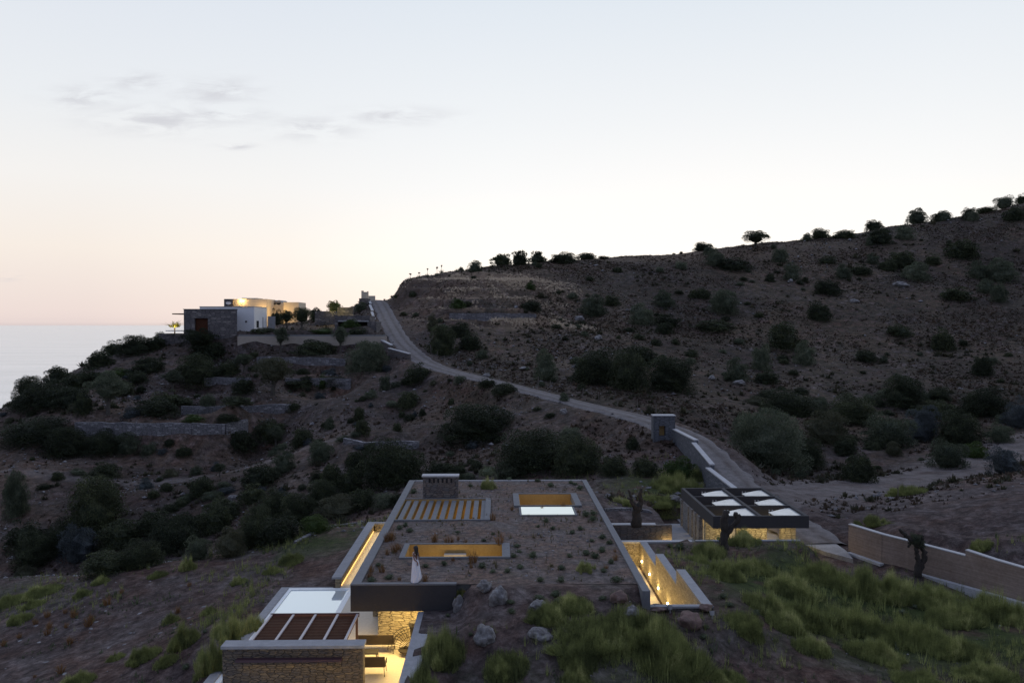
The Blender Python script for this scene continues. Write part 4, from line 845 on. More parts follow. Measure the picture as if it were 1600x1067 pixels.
# ------------------------------------------------------------------ foliage meshes
def quads(Pt, U, Vv):
    """leaf quads centred on Pt, half axes U and Vv"""
    V = np.stack([Pt-U-Vv*.6, Pt+U*.2-Vv, Pt+U+Vv*.5, Pt-U*.2+Vv], 1).reshape(-1, 3); n_ = len(Pt); return V, np.arange(n_*4).reshape(n_, 4)
def rdir(r, n_): v = r.normal(size=(n_, 3)); return v/np.linalg.norm(v, axis=1)[:, None]
def crown_mesh(name, seed, n_leaf, leaf, m, lobes=12, style='round', low=0.0):
    """crown of many small leaf faces in clumps on a dome, about 1 wide and 1 high"""
    r = np.random.default_rng(seed); cs = []; tree = low > 0
    for i in range(lobes):
        d = rdir(r, 1)[0]; d[2] = abs(d[2]) if (r.random() < .72 or not tree) else d[2]; q = r.uniform(.58, 1.04); rad = r.uniform(.085, .19)
        cs.append((d[0]*(.5-rad)*q*1.05, d[1]*(.5-rad)*q*1.05, (.45 if tree else .22)+d[2]*((.5 if tree else .78)-rad)*q, rad))
    cs.append((0, 0, .45 if tree else .36, .33)); cs = np.array(cs); wts = cs[:, 3]**1.5; wts[-1] *= .5; wts /= wts.sum()
    ci = r.choice(len(cs), n_leaf, p=wts); d = rdir(r, n_leaf); d[:, 2] = np.where((d[:, 2] < -.2) & (r.random(n_leaf) < .6), -d[:, 2], d[:, 2])
    rr = cs[ci, 3]*(1.04-np.abs(r.normal(0, .16, n_leaf)) + (r.random(n_leaf) < .12)*r.uniform(0, .22, n_leaf))
    Pt = cs[ci, :3]+d*rr[:, None]; Pt[:, 2] = np.clip(Pt[:, 2], 0.01, None)
    if not tree:      # some foliage right down to the ground, all round
        k = int(n_leaf*.18); a = r.uniform(0, 6.28, k); q = r.uniform(.30, .47, k); Pt[:k] = np.stack([np.cos(a)*q, np.sin(a)*q, r.uniform(.0, .3, k)], 1); d[:k] = np.stack([np.cos(a), np.sin(a), a*0+.3], 1)
    if style == 'spiky':
        U = d*leaf*.75 + rdir(r, n_leaf)*leaf*.75 + np.array([0, 0, leaf*.45]); Vv = rdir(r, n_leaf)*leaf*.5
    else:
        U = rdir(r, n_leaf)*leaf*r.uniform(.6, 1.3, n_leaf)[:, None]; Vv = np.cross(U, rdir(r, n_leaf)); Vv = Vv/np.maximum(np.linalg.norm(Vv, axis=1), 1e-6)[:, None]*leaf*.6
    V, Fq = quads(Pt, U, Vv)
    core = []; cf = []; k1, k2 = 8, 12; b0 = len(V); c = cs[-1]; R1 = .23 if tree else .29
    for a_ in range(k1+1):
        th = math.pi*a_/k1
        for b_ in range(k2):
            ph = 2*math.pi*b_/k2; q = R1*(1+r.uniform(-.16, .12)); core.append((math.sin(th)*math.cos(ph)*q, math.sin(th)*math.sin(ph)*q, max(.0, c[2]+math.cos(th)*q*(1.0 if tree else 1.15))))
    for a_ in range(k1):
        for b_ in range(k2): cf.append((b0+a_*k2+b_, b0+a_*k2+(b_+1) % k2, b0+(a_+1)*k2+(b_+1) % k2, b0+(a_+1)*k2+b_))
    V = np.vstack([V, np.array(core)]); Fq = np.vstack([Fq, np.array(cf)])
    return npmesh(name, V, Fq, m, link=False)
def mound_mesh(name, seed, nb, m, wd=.0045):
    """a cushion of fine upright grass, 1 wide and 1 high"""
    r = np.random.default_rng(seed); a = r.uniform(0, 2*math.pi, nb); q = np.sqrt(r.uniform(0, 1, nb)); lob = 1+.22*np.sin(a*3+seed)+.14*np.sin(a*5+seed*2)
    x = np.cos(a)*q*.46*lob; y = np.sin(a)*q*.46*lob; hh = np.sqrt(np.clip(1-.93*q**2.2, 0, 1))*r.uniform(.5, 1.0, nb)*(1+.25*np.sin(x*14+seed)*np.sin(y*13))
    g = fbm(x+3.0+seed, y+5.0, .16, 3, seed)+.5; k_ = g > .40; x, y, hh = x[k_], y[k_], (hh*np.clip(.55+(g-.4)*2.2, .4, 1.25))[k_]; nb = len(x)
    base = np.stack([x, y, hh*0], 1); tl = np.stack([x*.16+r.normal(0, .028, nb), y*.16+r.normal(0, .028, nb), hh], 1)
    s = rdir(r, nb); s[:, 2] = 0; s = s/np.maximum(np.linalg.norm(s, axis=1), .01)[:, None]*wd
    V = np.stack([base-s, base+s, base+tl], 1).reshape(-1, 3); return npmesh(name, V, np.arange(nb*3).reshape(nb, 3), m, link=False)
def clump_mesh(name, seed, nb, m, spread=.5, h=1.0, wd=.02, droop=.25, up=.9):
    """tuft of blades fanning from the ground, height about h, width about 2*spread"""
    r = np.random.default_rng(seed); a = r.uniform(0, 2*math.pi, nb); q = np.sqrt(r.uniform(0, 1, nb))
    base = np.stack([np.cos(a)*q*spread*.65, np.sin(a)*q*spread*.65, np.zeros(nb)], 1)
    hh = h*(1-.45*q**2)*r.uniform(.55, 1.05, nb); out_ = np.stack([np.cos(a), np.sin(a), np.zeros(nb)], 1)*(q*spread*.5)[:, None]+r.normal(0, .07*spread*2, (nb, 3))*np.array([1, 1, 0])
    mid_ = base+out_*.45; mid_[:, 2] = hh*.6; tip = base+out_*(1+droop); tip[:, 2] = hh
    s = rdir(r, nb); s[:, 2] = 0; s = s/np.maximum(np.linalg.norm(s, axis=1), .01)[:, None]*wd
    V = np.stack([base-s, base+s, mid_+s*.8, mid_-s*.8, tip+s*.15, tip-s*.15], 1).reshape(-1, 3); i = np.arange(nb)*6
    Fq = np.concatenate([np.stack([i, i+1, i+2, i+3], 1), np.stack([i+3, i+2, i+4, i+5], 1)]); return npmesh(name, V, Fq, m, link=False)
def trunk_mesh(name, m, h=.4, r0=.07):
    mb = MB(); mb.tube([(0, 0, -.1), (.02, 0, h*.5), (-.02, .01, h)], [r0*1.2, r0*.85, r0*.75], 7, .12)
    for a in (0.3, 2.2, 4.1): mb.tube([(-.02, .01, h*.85), (math.cos(a)*.12, math.sin(a)*.12, h+.12), (math.cos(a)*.24, math.sin(a)*.24, h+.28)], [r0*.6, r0*.4, r0*.2], 5, .1)
    me = bpy.data.meshes.new(name); me.from_pydata(mb.v, [], mb.f); me.materials.append(m); return me
TYPES = {}
def clearw_(x, y): return nearest(np.array([x]), np.array([y]), RD)[0][0] > 4 and nearest(np.array([x]), np.array([y]), TK)[0][0] > 5
for key, mm_, nl, lf, lob, sty in (('D', 'f_dark', 6500, .020, 34, 'round'), ('O', 'f_olive', 7500, .018, 40, 'spiky'), ('W', 'f_tree', 9000, .016, 34, 'spiky'), ('S', 'f_dark', 5000, .021, 22, 'round'),
                                ('G', 'f_grey', 6000, .018, 24, 'spiky'), ('B', 'f_bright', 6000, .019, 24, 'round'), ('L', 'f_lit', 1500, .03, 14, 'round'), ('P', 'f_dark', 900, .05, 14, 'spiky')):
    TYPES[key] = [crown_mesh('foliage', 100+ord(key)*7+s, nl, lf, M[mm_], lob, sty) for s in range(3)]
TYPES['A'] = [crown_mesh('foliage', 50+s, 22000, .0115, M['f_olive'], 80, 'spiky') for s in range(2)]      # for the largest ones
TYPES['Q'] = [crown_mesh('foliage', 70+s, 20000, .0120, M['f_dark'], 75, 'round') for s in range(3)]
TCR = {k: [crown_mesh('crown', 200+ord(k)+s, 8000, .016, M[mm_], 28, 'spiky', .1) for s in range(2)] for k, mm_ in (('T', 'f_olive'), ('U', 'f_tree'), ('V', 'f_dark'))}
TRUNK = trunk_mesh('trunk', M['bark2'])
NAME = {'D': ('dark_shrub', 'shrub'), 'Q': ('dark_shrub', 'shrub'), 'O': ('olive_shrub', 'shrub'), 'A': ('olive_shrub', 'shrub'), 'W': ('olive_shrub', 'shrub'), 'S': ('spreading_shrub', 'shrub'), 'G': ('grey_shrub', 'shrub'),
        'B': ('green_shrub', 'shrub'), 'L': ('lit_shrub', 'shrub'), 'P': ('spiky_plant', 'plant'), 'T': ('olive_tree', 'tree'), 'U': ('olive_tree', 'tree'), 'V': ('evergreen_tree', 'tree')}
WORD = {'D': 'dark green shrub', 'Q': 'large dark green shrub mass', 'O': 'rounded grey-green shrub', 'A': 'large grey-green olive bush', 'W': 'pale feathery olive bush', 'S': 'low spreading dark shrub', 'G': 'blue-grey shrub',
        'B': 'fresh green shrub', 'L': 'yellow-green shrub lit from below', 'P': 'spiky plant', 'T': 'grey-green olive tree', 'U': 'yellowish olive tree', 'V': 'dark evergreen tree'}
cnt = 0
def bush(px, py, w_, h, ty, where, p_=None, grp=None):
    global cnt
    cnt += 1
    p_ = p_ or hit(px, py)
    if p_ is None:
        for q in range(1, 26):
            p_ = hit(px, py+q)
            if p_: break
    if p_ is None: return None
    s_ = p_[1]/F; W_ = w_*s_; H_ = h*s_; rz = random.uniform(0, 6.28)
    nm, cat = NAME[ty]; lab = WORD[ty]+' '+where
    if ty in TCR:
        e = empty(nm, (p_[0], p_[1]+W_*.2, p_[2]), rz, lab, cat, grp)
        c_ = bpy.data.objects.new('crown', TCR[ty][cnt % 2]); C.objects.link(c_); c_.parent = e; k_ = (.90, .16) if ty == 'V' else (.80, .26); c_.scale = (W_*1.12, W_*1.12, H_*k_[0]); c_.location = (0, 0, H_*k_[1])
        t_ = bpy.data.objects.new('trunk', TRUNK); C.objects.link(t_); t_.parent = e; t_.scale = (W_*.85, W_*.85, H_*.95); return e
    l = TYPES[ty]; o = bpy.data.objects.new(nm, l[cnt % len(l)]); C.objects.link(o)
    k = 1.15; sink = .16*H_
    o.location = (p_[0], p_[1]+W_*.28, p_[2]-sink); o.scale = (W_*k, W_*k*random.uniform(.8, 1.0), H_*1.12+sink); o.rotation_euler = (0, 0, rz if w_ < 2.2*h else random.choice([0, math.pi])+random.uniform(-.2, .2)); tag(o, lab, cat, grp); return o

BUSHES = '''
85 601 40 28 D standing against the sea on the left ridge
66 640 90 44 Q on the seaward slope left of the round olive tree
120 608 60 26 D on the ridge right of the bush against the sea
150 575 44 26 D on the ridge edge halfway up to the stone house
172 556 44 24 D on the ridge edge above a bright green patch
205 556 60 30 Q on the ridge left of the stone house wing
238 548 36 22 D directly left of the stone house wing
178 590 44 14 B on the ridge slope below the dark ridge bushes
210 600 40 20 D right of the top of the round olive tree
30 640 46 22 D at the left end of the ridge beside the sea
44 694 112 40 Q low at the left edge below the stone steps
88 716 80 44 Q below the left end of the long dry stone wall
163 656 64 74 T with broad round crown above the left end of the long dry wall
128 650 30 34 D left of the round olive tree crown
200 655 30 18 G at the right foot of the round olive tree
235 650 70 26 D between the round olive tree and the small pale-trunk olive
267 613 36 34 T with pale trunk left of the dark bushes under the stone house
250 526 26 18 D at the terrace left of the stone house wing
300 604 76 48 Q filling the slope under the stone house
322 566 70 40 D growing against the foot of the stone house
322 643 32 28 O on top of the second dry stone wall
288 634 40 12 S left of the round bush on the second dry wall
365 634 50 13 S right of the round bush on the second dry wall
300 660 40 12 B growing along the top of the long dry wall
350 662 40 14 D at the right part of the top of the long dry wall
378 620 36 30 D left of the big yellowish olive tree
423 626 72 66 U in the centre of the terraced garden
437 553 27 40 T with a round clipped crown in front of the beige wall
531 554 28 42 T with oval crown at the right part of the beige wall
571 583 68 52 A right of the beige wall
485 561 72 26 S in front of the beige wall
490 549 52 16 D behind the low hedge at the beige wall
355 590 40 26 D below the right corner of the stone house
380 584 34 30 T small, left of the dry wall under the beige wall
395 563 18 12 D at the left foot of the beige wall
470 516 36 36 V behind the beige wall near the white house
447 514 24 30 V tall, right of the white house
430 505 22 26 D under the lit villas
492 500 22 20 D left of the lit skyline tree
522 486 28 22 L on the skyline left of the road gate
408 523 42 9 S along the top of the beige wall by the white house
502 523 46 9 B clipped, along the top of the beige wall right of the big tree
545 513 30 14 B left of the stone shelter
555 525 40 14 D in front of the stone shelter opening
507 508 30 18 D on the upper garden terrace
563 486 24 14 O below the gate at the road top
655 599 52 30 D at the lower end of the upper road wall
601 611 20 26 O small, below the round bush at the beige wall
637 640 38 28 D on the open slope left of the long path
503 609 20 20 B small, at the right dry stone wall
470 606 60 16 D on the dry wall between the two olive trees
520 603 50 14 D below the right end of the beige wall
458 645 28 16 D low dome at the right end of the second dry wall
560 658 24 22 D small, first of the pair on the middle slope
564 680 26 24 D small, lower of the pair on the middle slope
514 672 18 20 O tiny, left of the pair on the middle slope
420 690 60 34 D right of the end of the long dry wall
370 706 50 30 D below the right end of the long dry wall
430 700 26 34 T small, among dark bushes right of the long dry wall
470 698 40 30 D right of the small olive below the long dry wall
148 712 70 36 Q below the middle of the long dry wall
195 712 44 34 O below the middle of the long dry wall
230 712 28 20 O right neighbour of the grey-green one below the long wall
155 748 52 22 S alone on the grey slope left
285 714 32 16 D on the path below the long dry wall
262 700 22 12 D left of the small shrubs below the long dry wall
251 712 18 10 G dome-shaped below the long dry wall
18 812 46 78 A at the left edge of the photo
38 612 50 30 Q on the seaward ridge above the stone steps
105 640 60 34 D under the bush that stands against the sea
140 604 50 28 D between the ridge bushes and the round olive tree
185 618 44 24 D behind the crown of the round olive tree
228 585 56 26 D on the ridge slope below the stone house wing
255 640 60 26 D left of the round bush on the second dry wall
305 560 50 46 V in front of the lower part of the stone house
90 868 66 52 Q in the left gully behind the blue-grey bush
30 862 70 44 D in the gully below the left edge bush
160 900 80 36 D in front of the blue-grey gully bush
235 842 60 40 D in the upper part of the left gully
345 815 60 38 D above the pale bushes of the gully
285 838 50 36 D left behind the pale bushes of the gully
425 812 60 44 Q in the middle of the right gully
390 790 44 30 D in the upper part of the right gully
500 796 60 40 Q between the silvery bush and the slope
560 745 50 40 D on the slope left of the largest dark mass by the chimney
690 745 50 24 D on the slope right of the chimney
138 838 100 84 Q dark heap on the lower left slope
115 882 74 58 G in the gully at lower left
45 886 80 50 Q in the gully at the left edge
180 862 70 46 D right of the blue-grey bush in the gully
212 890 70 40 Q on the gully edge at lower left
262 868 80 56 Q in the middle of the left gully
305 876 42 36 O on the far edge of the bare soil, left one
356 872 50 42 W on the far edge of the bare soil, right one
395 856 70 60 Q behind the pale bush at the edge of the bare soil
328 836 60 44 D behind the two pale bushes of the gully
310 778 46 30 D in the middle of the lower left slope
342 746 20 22 T tiny, on the path of the left slope
258 768 22 13 D small, on the left slope
405 762 60 34 D on the slope above the gully
440 742 40 34 O on the slope above the gully
500 725 40 34 O beside the path above the gully
490 706 20 18 O small cactus-like, left of the ruined wall
525 812 84 34 W with a silvery crown at the corner beside the lit corridor
460 822 60 46 Q left of the silvery bush
432 852 70 40 D on the terrace edge left of the corridor
492 834 50 26 B at the terrace corner left of the silvery bush
545 776 44 44 D above the silvery bush
515 768 40 42 D left neighbour above the silvery bush
610 762 104 72 Q left of the chimney
600 796 40 26 O low, beside the back corner of the corridor
565 796 50 30 D behind the lit corridor end
620 790 30 20 D left of the roof corner
745 690 128 52 Q long and low in the middle of the slope
840 738 130 64 Q directly behind the planted roof
905 744 84 62 Q behind the right part of the planted roof
892 692 44 26 O above the dark mass behind the roof
800 750 60 28 O behind the back edge of the roof
715 742 36 16 D behind the roof right of the chimney
745 734 24 14 D small, on scree behind the roof
790 617 42 18 D under the road in the middle
762 606 30 14 D left one under the road in the middle
705 633 11 11 D tiny ball on scree
660 650 13 12 D tiny, on the bare slope
628 653 12 12 D tiny, left on the bare slope
648 651 10 9 G tiny dome on the bare slope
620 674 17 13 D small, above the ruined wall
882 627 17 13 O on the road edge
718 600 20 14 O on the slope just below the road
990 703 22 20 D left below the gate pillar
1065 750 60 34 B in the grass below the roadside wall
1010 745 40 30 D left of the grass below the roadside wall
960 745 50 30 D between roof corner and bare olive trunk
853 594 38 46 O upright, above the road
690 556 48 46 Q in the cutting of the mound above the road
675 515 18 22 W dry pale, in the cutting of the mound
732 548 40 30 D at the right of the mound cutting
718 528 40 26 D above the cutting of the mound
716 485 26 16 B on the upper terrace of the mound
829 453 18 13 B high on the mound
830 486 34 18 D on the mound right of its terraces
935 602 90 56 Q above the road in the middle
985 610 78 62 Q right of the first dark mass above the road
1050 612 84 52 Q above the gate pillar
1000 570 70 30 D topping the dark masses above the road
928 495 48 34 O beside a rocky patch of the hill
957 479 30 19 D just behind the shrub by the rocky patch
1005 509 44 34 O left of the middle of the hill
1040 481 44 27 O upper middle of the hill
1045 512 46 20 S right of a grey-green dome on the hill
1040 522 34 18 D lower middle of the hill
1135 492 54 42 A in the middle of the hill
1100 467 24 18 D left above the big bush of the hill
1085 466 18 14 D small, left above the big bush of the hill
1122 518 64 18 S below the big bush of the hill
1065 421 22 14 O near the ridge left of the ridge tree
1120 416 36 28 O near the ridge, paired with a dark mat
1150 423 56 20 S near the ridge beside a grey-green dome
1100 389 32 14 D on the ridge left of the ridge tree
1109 398 18 16 O just below the ridge left of the ridge tree
1183 389 43 31 V standing alone on the ridge
1222 411 30 26 O right below the ridge tree
1205 441 17 14 D small, under the ridge tree
1240 439 28 28 O below the ridge with a white stone at its foot
1285 366 34 17 D dome on the ridge right of the ridge tree
1325 372 36 14 D row of tufts on the ridge
1262 376 16 12 O small, below the ridge dome
1283 502 38 32 D right of the middle of the hill
1262 572 40 38 O lower right of the hill
1230 548 72 42 S dark patch above the lower right dome
1193 580 32 42 O upright on the lower hill
1155 597 44 36 O left of the upright one on the lower hill
1200 600 42 22 D below the upright one on the lower hill
1297 461 46 26 D upper right part of the hill
1320 437 28 24 O left in the upper right cluster
1350 431 38 18 D beside the upper right cluster
1296 412 30 13 S on the upper right of the hill
1380 382 40 26 D under the ridge at right
1418 376 32 24 O under the ridge at right
1369 359 28 17 D on the ridge at right
1362 384 18 14 O tiny, under the ridge at right
1437 346 36 24 O dome on the ridge at right
1474 343 30 17 D row of tufts on the right ridge
1520 343 30 20 D tufts near the end of the right ridge
1480 345 20 16 O below the tufts of the right ridge
1522 346 22 18 O farther right below the tufts of the ridge
1415 421 54 30 D in the upper right cluster
1437 440 50 30 O in front of the upper right cluster
1390 424 30 20 D left end of the upper right cluster
1366 414 22 18 O above the upper right cluster
1460 414 28 18 D right end of the upper right cluster
1510 404 54 32 D right of the upper right cluster
1535 437 38 30 O second from the right edge
1573 441 54 38 O close to the right edge
1566 472 32 32 O ball near the right edge
1500 470 56 22 S wide, left of the ball near the right edge
1545 458 30 22 O between dome and ball near the right edge
1575 317 32 20 O dome at the top right of the ridge
1545 322 34 10 D low, left of the top right dome
1598 318 18 16 D at the top right corner of the ridge
1590 345 36 24 D at the right edge under the ridge
1412 527 40 20 S on the bare right slope
1480 548 38 36 D on the bare right slope, upright
1357 566 36 20 D small, on the bare right slope
1540 588 36 32 D near the right edge of the lower slope
1215 736 130 98 A beside the dirt road
1175 690 50 44 O left shoulder of the huge bush beside the road
1265 734 60 50 Q right foot of the huge bush beside the road
1300 696 84 54 W right of the huge bush beside the road
1400 700 84 52 O in the valley right of the pale bush
1450 690 60 56 G in the valley at right
1510 696 80 54 Q in the valley at right
1570 692 38 30 O with a round top near the right edge of the valley
1340 664 90 44 Q in the back row of the valley
1240 650 90 40 Q behind the huge bush
1420 640 70 50 Q upper back row of the valley
1550 652 80 46 Q upper back row at the right edge
1600 670 50 50 G at the right edge in the valley
1480 655 60 30 D in the back row between two masses
1350 754 54 44 D alone on the flat dirt beside the track
1336 748 28 32 D left half of the lone bush on the dirt
1490 732 62 44 O at the right end of the dirt flat
1580 740 60 40 G on the slope at the right edge above the mound
1530 716 40 24 B on the slope near the right edge
'''
for ln in BUSHES.strip().split('\n'):
    q = ln.split(' ', 5); bush(*map(float, q[:4]), q[4], q[5])
for i, (px, py, w_, h) in enumerate(((785,411,36,22),(812,408,30,22),(840,408,34,20),(882,412,46,20),(918,402,34,11),(742,425,22,18),(944,401,22,6))):
    bush(px, py, w_, h, 'PPPDDOD'[i], ('at the left of the spiky group on the mound skyline', 'in the middle of the spiky group on the mound skyline', 'at the right of the spiky group on the mound skyline', 'on the skyline right of the spiky group', 'low dome on the skyline of the hill', 'small tree-like, on the mound skyline', 'very low, on the skyline')[i])
# young agaves with tall flower stalks on the mound edge
AG = clump_mesh('leaves', 5, 26, M['f_olive'], .6, .9, .05, .6); 
for i, (px, py, sh) in enumerate(((641,430,10),(655,427,9),(668,425,13),(683,424,14),(690,424,12),(715,425,0))):
    p_ = hit(px, py) or hit(px, py+3) or hit(px, py+8)
    if not p_: continue
    e = empty('agave', p_, i, 'small spiky agave on the mound edge, ' + ('leftmost against the sky', 'second from the left', 'third from the left', 'fourth from the left', 'fifth, beside the fourth', 'rightmost, without a stalk')[i], 'plant', 'agaves on the mound edge')
    a_ = bpy.data.objects.new('leaves', AG); C.objects.link(a_); a_.parent = e; a_.scale = (1.3, 1.3, 1.2)
    if sh:
        hh = sh*p_[1]/F; MB().tube([(0, 0, 0), (.05, 0, hh)], [.05, .03], 5).build('flower_stalk', M['f_dry'], e)
        mb = MB()
        for k in range(5): mb.tube([(random.uniform(-.3, .3), random.uniform(-.2, .2), hh*random.uniform(.75, 1)), (random.uniform(-.3, .3), 0, hh*1.02)], [.09, .12], 5)
        mb.build('flower_head', M['f_dry'], e)
rb = np.random.default_rng(99); kk_ = 0
while kk_ < 190:
    y = rb.uniform(84, 285); x = rb.uniform(-.62, .66)*y
    if fbm(np.array([x]), np.array([y]), 20, 4, 61)[0] < .02 or not clearw_(x, y) or (x < -45 and y > 150): continue
    sz = rb.uniform(.7, 2.0)*(1 if y < 150 else 1.35); o = bpy.data.objects.new('scrub_bush', TYPES[rb.choice(list('DDOOS'))][int(rb.integers(3))]); C.objects.link(o); kk_ += 1
    o.location = (x, y, H(x, y)-.12*sz); o.scale = (sz*rb.uniform(1, 1.5), sz*rb.uniform(.9, 1.2), sz*rb.uniform(.5, .8)); o.rotation_euler = (0, 0, rb.uniform(0, 6.28))
    tag(o, 'small low scrub bush scattered on the open hillside soil', 'shrub', 'small scrub bushes of the open hillside')
for (n_, x0, x1, y0, y1, s0, s1, lab, grp) in ((120, -.60, .02, 84, 152, .7, 2.3, 'small ragged bush among others on the slope left of the gravel road', 'ragged bushes of the left slope'), (46, .30, .66, 98, 135, 1.4, 3.6, 'rounded bush among others in the valley beyond the dirt track', 'bushes of the right valley')):
    k2 = 0
    while k2 < n_:
        y = rb.uniform(y0, y1); x = rb.uniform(x0, x1)*y
        if fbm(np.array([x]), np.array([y]), 13, 4, 33)[0] < -.05 or not clearw_(x, y): continue
        sz = rb.uniform(s0, s1); o = bpy.data.objects.new('ragged_bush' if n_ > 60 else 'valley_bush', TYPES[rb.choice(list('DDSOGW' if n_ > 60 else 'DDOQW'))][int(rb.integers(3))]); C.objects.link(o); k2 += 1
        o.location = (x, y, H(x, y)-.14*sz); o.scale = (sz*rb.uniform(1, 1.7), sz*rb.uniform(.9, 1.2), sz*rb.uniform(.45, .85)); o.rotation_euler = (0, 0, rb.uniform(0, 6.28)); tag(o, lab, 'shrub', grp)
# bare lit palm left of the stone house
p_ = P(273, 512, 166); pe = empty('palm', (p_[0], 166, p_[2]-.5), 0, 'small palm glowing yellow behind the left corner of the dark stone house', 'tree')
fr_ = bpy.data.objects.new('fronds', clump_mesh('fronds', 12, 60, M['f_lit'], 1.3, 1.6, .09, 1.0)); C.objects.link(fr_); fr_.parent = pe; fr_.location = (0, 0, .6); MB().tube([(0, 0, -4), (0, 0, .8)], [.16, .13], 7).build('trunk', M['bark2'], pe)
point('garden_lamp_light', (p_[0]+.4, 165.2, p_[2]), 140, (1, .7, .25), .2); q_ = P(523, 482, 188); point('tree_uplight', (q_[0], 186, q_[2]), 500, (1, .8, .25), .2)

# ------------------------------------------------------------------ bare pruned olive trunks
def olive(name_label, px, py, h_px, pl, sprig=None, fb=None):
    pl = [(a_, [q*.72 for q in b_]) for a_, b_ in pl]
    p_ = hit(px, py) or fb; s_ = h_px*p_[1]/F; e = empty('pruned_olive', p_, 0, name_label, 'tree'); mb = MB()
    for pts, rad in pl: 
        L = [Vector(q)*s_ for q in pts]; fine = []; fr2 = []
        for i in range(len(L)-1):
            for k in range(4): f = k/4; fine.append(L[i].lerp(L[i+1], f)+Vector((random.uniform(-1, 1), random.uniform(-1, 1), 0))*.016*s_); fr2.append((rad[i]*(1-f)+rad[i+1]*f)*s_*random.uniform(.88, 1.14))
        fine.append(L[-1]); fr2.append(rad[-1]*s_); mb.tube(fine, fr2, 9, .14)
    mb.build('trunk', M['bark'], e, True)
    if sprig:
        for (q, sc) in sprig: o = bpy.data.objects.new('foliage', TYPES['O'][0]); C.objects.link(o); o.parent = e; o.location = Vector(q)*s_; o.scale = (sc*s_,)*3
    return e
olive('bare forked olive trunk standing in the round bed behind the sunken passage', 995, 817, 55, [([(0,0,-.1),(0,0,.2),(.01,0,.38),(.03,0,.5)], [.24,.18,.17,.15]), ([(.04,0,.42),(.12,.02,.62),(.09,0,.82),(.13,0,1.0)], [.13,.10,.08,.06]), ([(-.01,0,.42),(-.15,0,.62),(-.17,.03,.78),(-.25,.03,.95)], [.12,.08,.06,.04]), ([(-.16,0,.66),(-.28,0,.72)], [.05,.03])])
olive('charred knobbly olive trunk in the grass in front of the carport', 1130, 858, 62, [([(0,0,-.1),(.0,0,.2),(.04,0,.45),(.02,0,.75),(.06,0,.98)], [.22,.16,.15,.13,.09]), ([(.04,0,.3),(.18,-.02,.52),(.34,0,.72),(.44,0,.86)], [.12,.09,.09,.07]), ([(.34,0,.72),(.32,0,.92)], [.07,.08]), ([(.05,0,.9),(.15,0,.95)], [.07,.05])])
olive('twisted split olive trunk with a small leafy sprig in front of the board-marked wall', 1436, 903, 80, [([(0,0,-.1),(-.02,0,.15),(-.02,0,.34),(-.06,0,.52),(-.04,.02,.66)], [.12,.10,.065,.06,.07]), ([(.0,0,.12),(.09,0,.32),(.10,0,.5),(.03,0,.64)], [.08,.07,.07,.06]), ([(-.02,0,.62),(-.16,0,.74),(-.30,0,.86),(-.40,0,.97)], [.08,.06,.06,.04]), ([(0,0,.6),(.06,0,.74),(.08,0,.84)], [.08,.05,.04]), ([(-.2,0,.7),(-.22,0,.60)], [.04,.03])], [((-.08,0,.62), .30), ((.03, 0, .58), .2)])

# ------------------------------------------------------------------ plants on the planted roof and slopes
CUSH = [crown_mesh('cushion', 300+s, 520, .045, M['f_cush'], 12, 'spiky') for s in range(3)]; STRAW = [clump_mesh('straw', 310+s, 60, M['f_straw'], .45, 1.0, .02, .4) for s in range(3)]; GR = [mound_mesh('grass', 320+s, 6500, M['f_grass'], .0062) for s in range(4)]
def inst(nm, me, p_, sc, lab, cat, grp):
    o = bpy.data.objects.new(nm, me); C.objects.link(o); o.location = p_; o.scale = sc; o.rotation_euler = (0, 0, random.uniform(0, 6.28)); return tag(o, lab, cat, grp)
def roofp(px, py): r_ = ray(px, py); t_ = (-.07-CAMZ)/r_[2]; return (r_[0]*t_, t_, -.10)
cush = [(624,826,10),(633,822,9),(640,830,11),(646,770,10),(762,745,24),(796,750,9),(892,755,9),(906,764,10),(898,757,8),(840,752,9),(874,803,12),(916,806,12),(926,813,13),(927,804,11),(853,815,9),(864,826,9),(894,833,9),(841,823,6),(907,827,10),(941,841,11),(953,849,11),(916,866,13),(930,871,14),(941,862,12),(955,880,10),(943,893,10),(963,908,16),(877,889,11),(844,908,12),(876,908,12),(808,854,9),(811,862,9),(803,870,10),(832,870,14),(812,885,9),(793,893,10),(608,903,14),(580,908,14),(591,884,9),(665,885,10),(694,882,10),(753,886,12),(813,887,9),(770,893,9),(868,933,16),(872,944,14),(843,940,14),(798,946,12),(799,960,12),(941,939,12),(715,832,8),(756,845,8),(784,868,7),(735,760,8),(860,760,10),(828,775,7),(925,845,8),(890,870,9),(770,835,7)]
for (px, py, w_) in cush:
    p_ = roofp(px, py); 
    if inhole(p_[0], p_[1]): continue
    if p_[1] < 38.2: p_ = hit(px, py) or p_
    s_ = w_*p_[1]/F*1.35; inst('cushion_plant', random.choice(CUSH), p_, (s_, s_, s_*random.uniform(.5, .75)), 'small dark green cushion plant growing on the bare soil of the planted roof', 'plant', 'cushion plants on the planted roof')
for (px, py, h) in [(612,843,18),(604,845,16),(617,862,18),(622,858,12),(679,846,16),(699,848,14),(706,846,10),(727,849,10),(716,843,8),(781,850,20),(739,878,22),(736,886,9),(664,908,16),(597,893,15),(578,901,12),(580,893,14),(770,812,14),(740,812,6),(800,796,8),(962,875,14),(947,888,10),(624,906,9),(605,866,12),(708,875,8),(880,792,10),(961,862,8),(847,795,7),(905,800,7),(690,800,0)]:
    if not h: continue
    p_ = roofp(px, py); s_ = h*p_[1]/F*1.2; inst('straw_tuft', random.choice(STRAW), p_, (s_*.75, s_*.75, s_), 'dry orange straw tuft standing on the planted roof', 'plant', 'straw tufts on the planted roof')
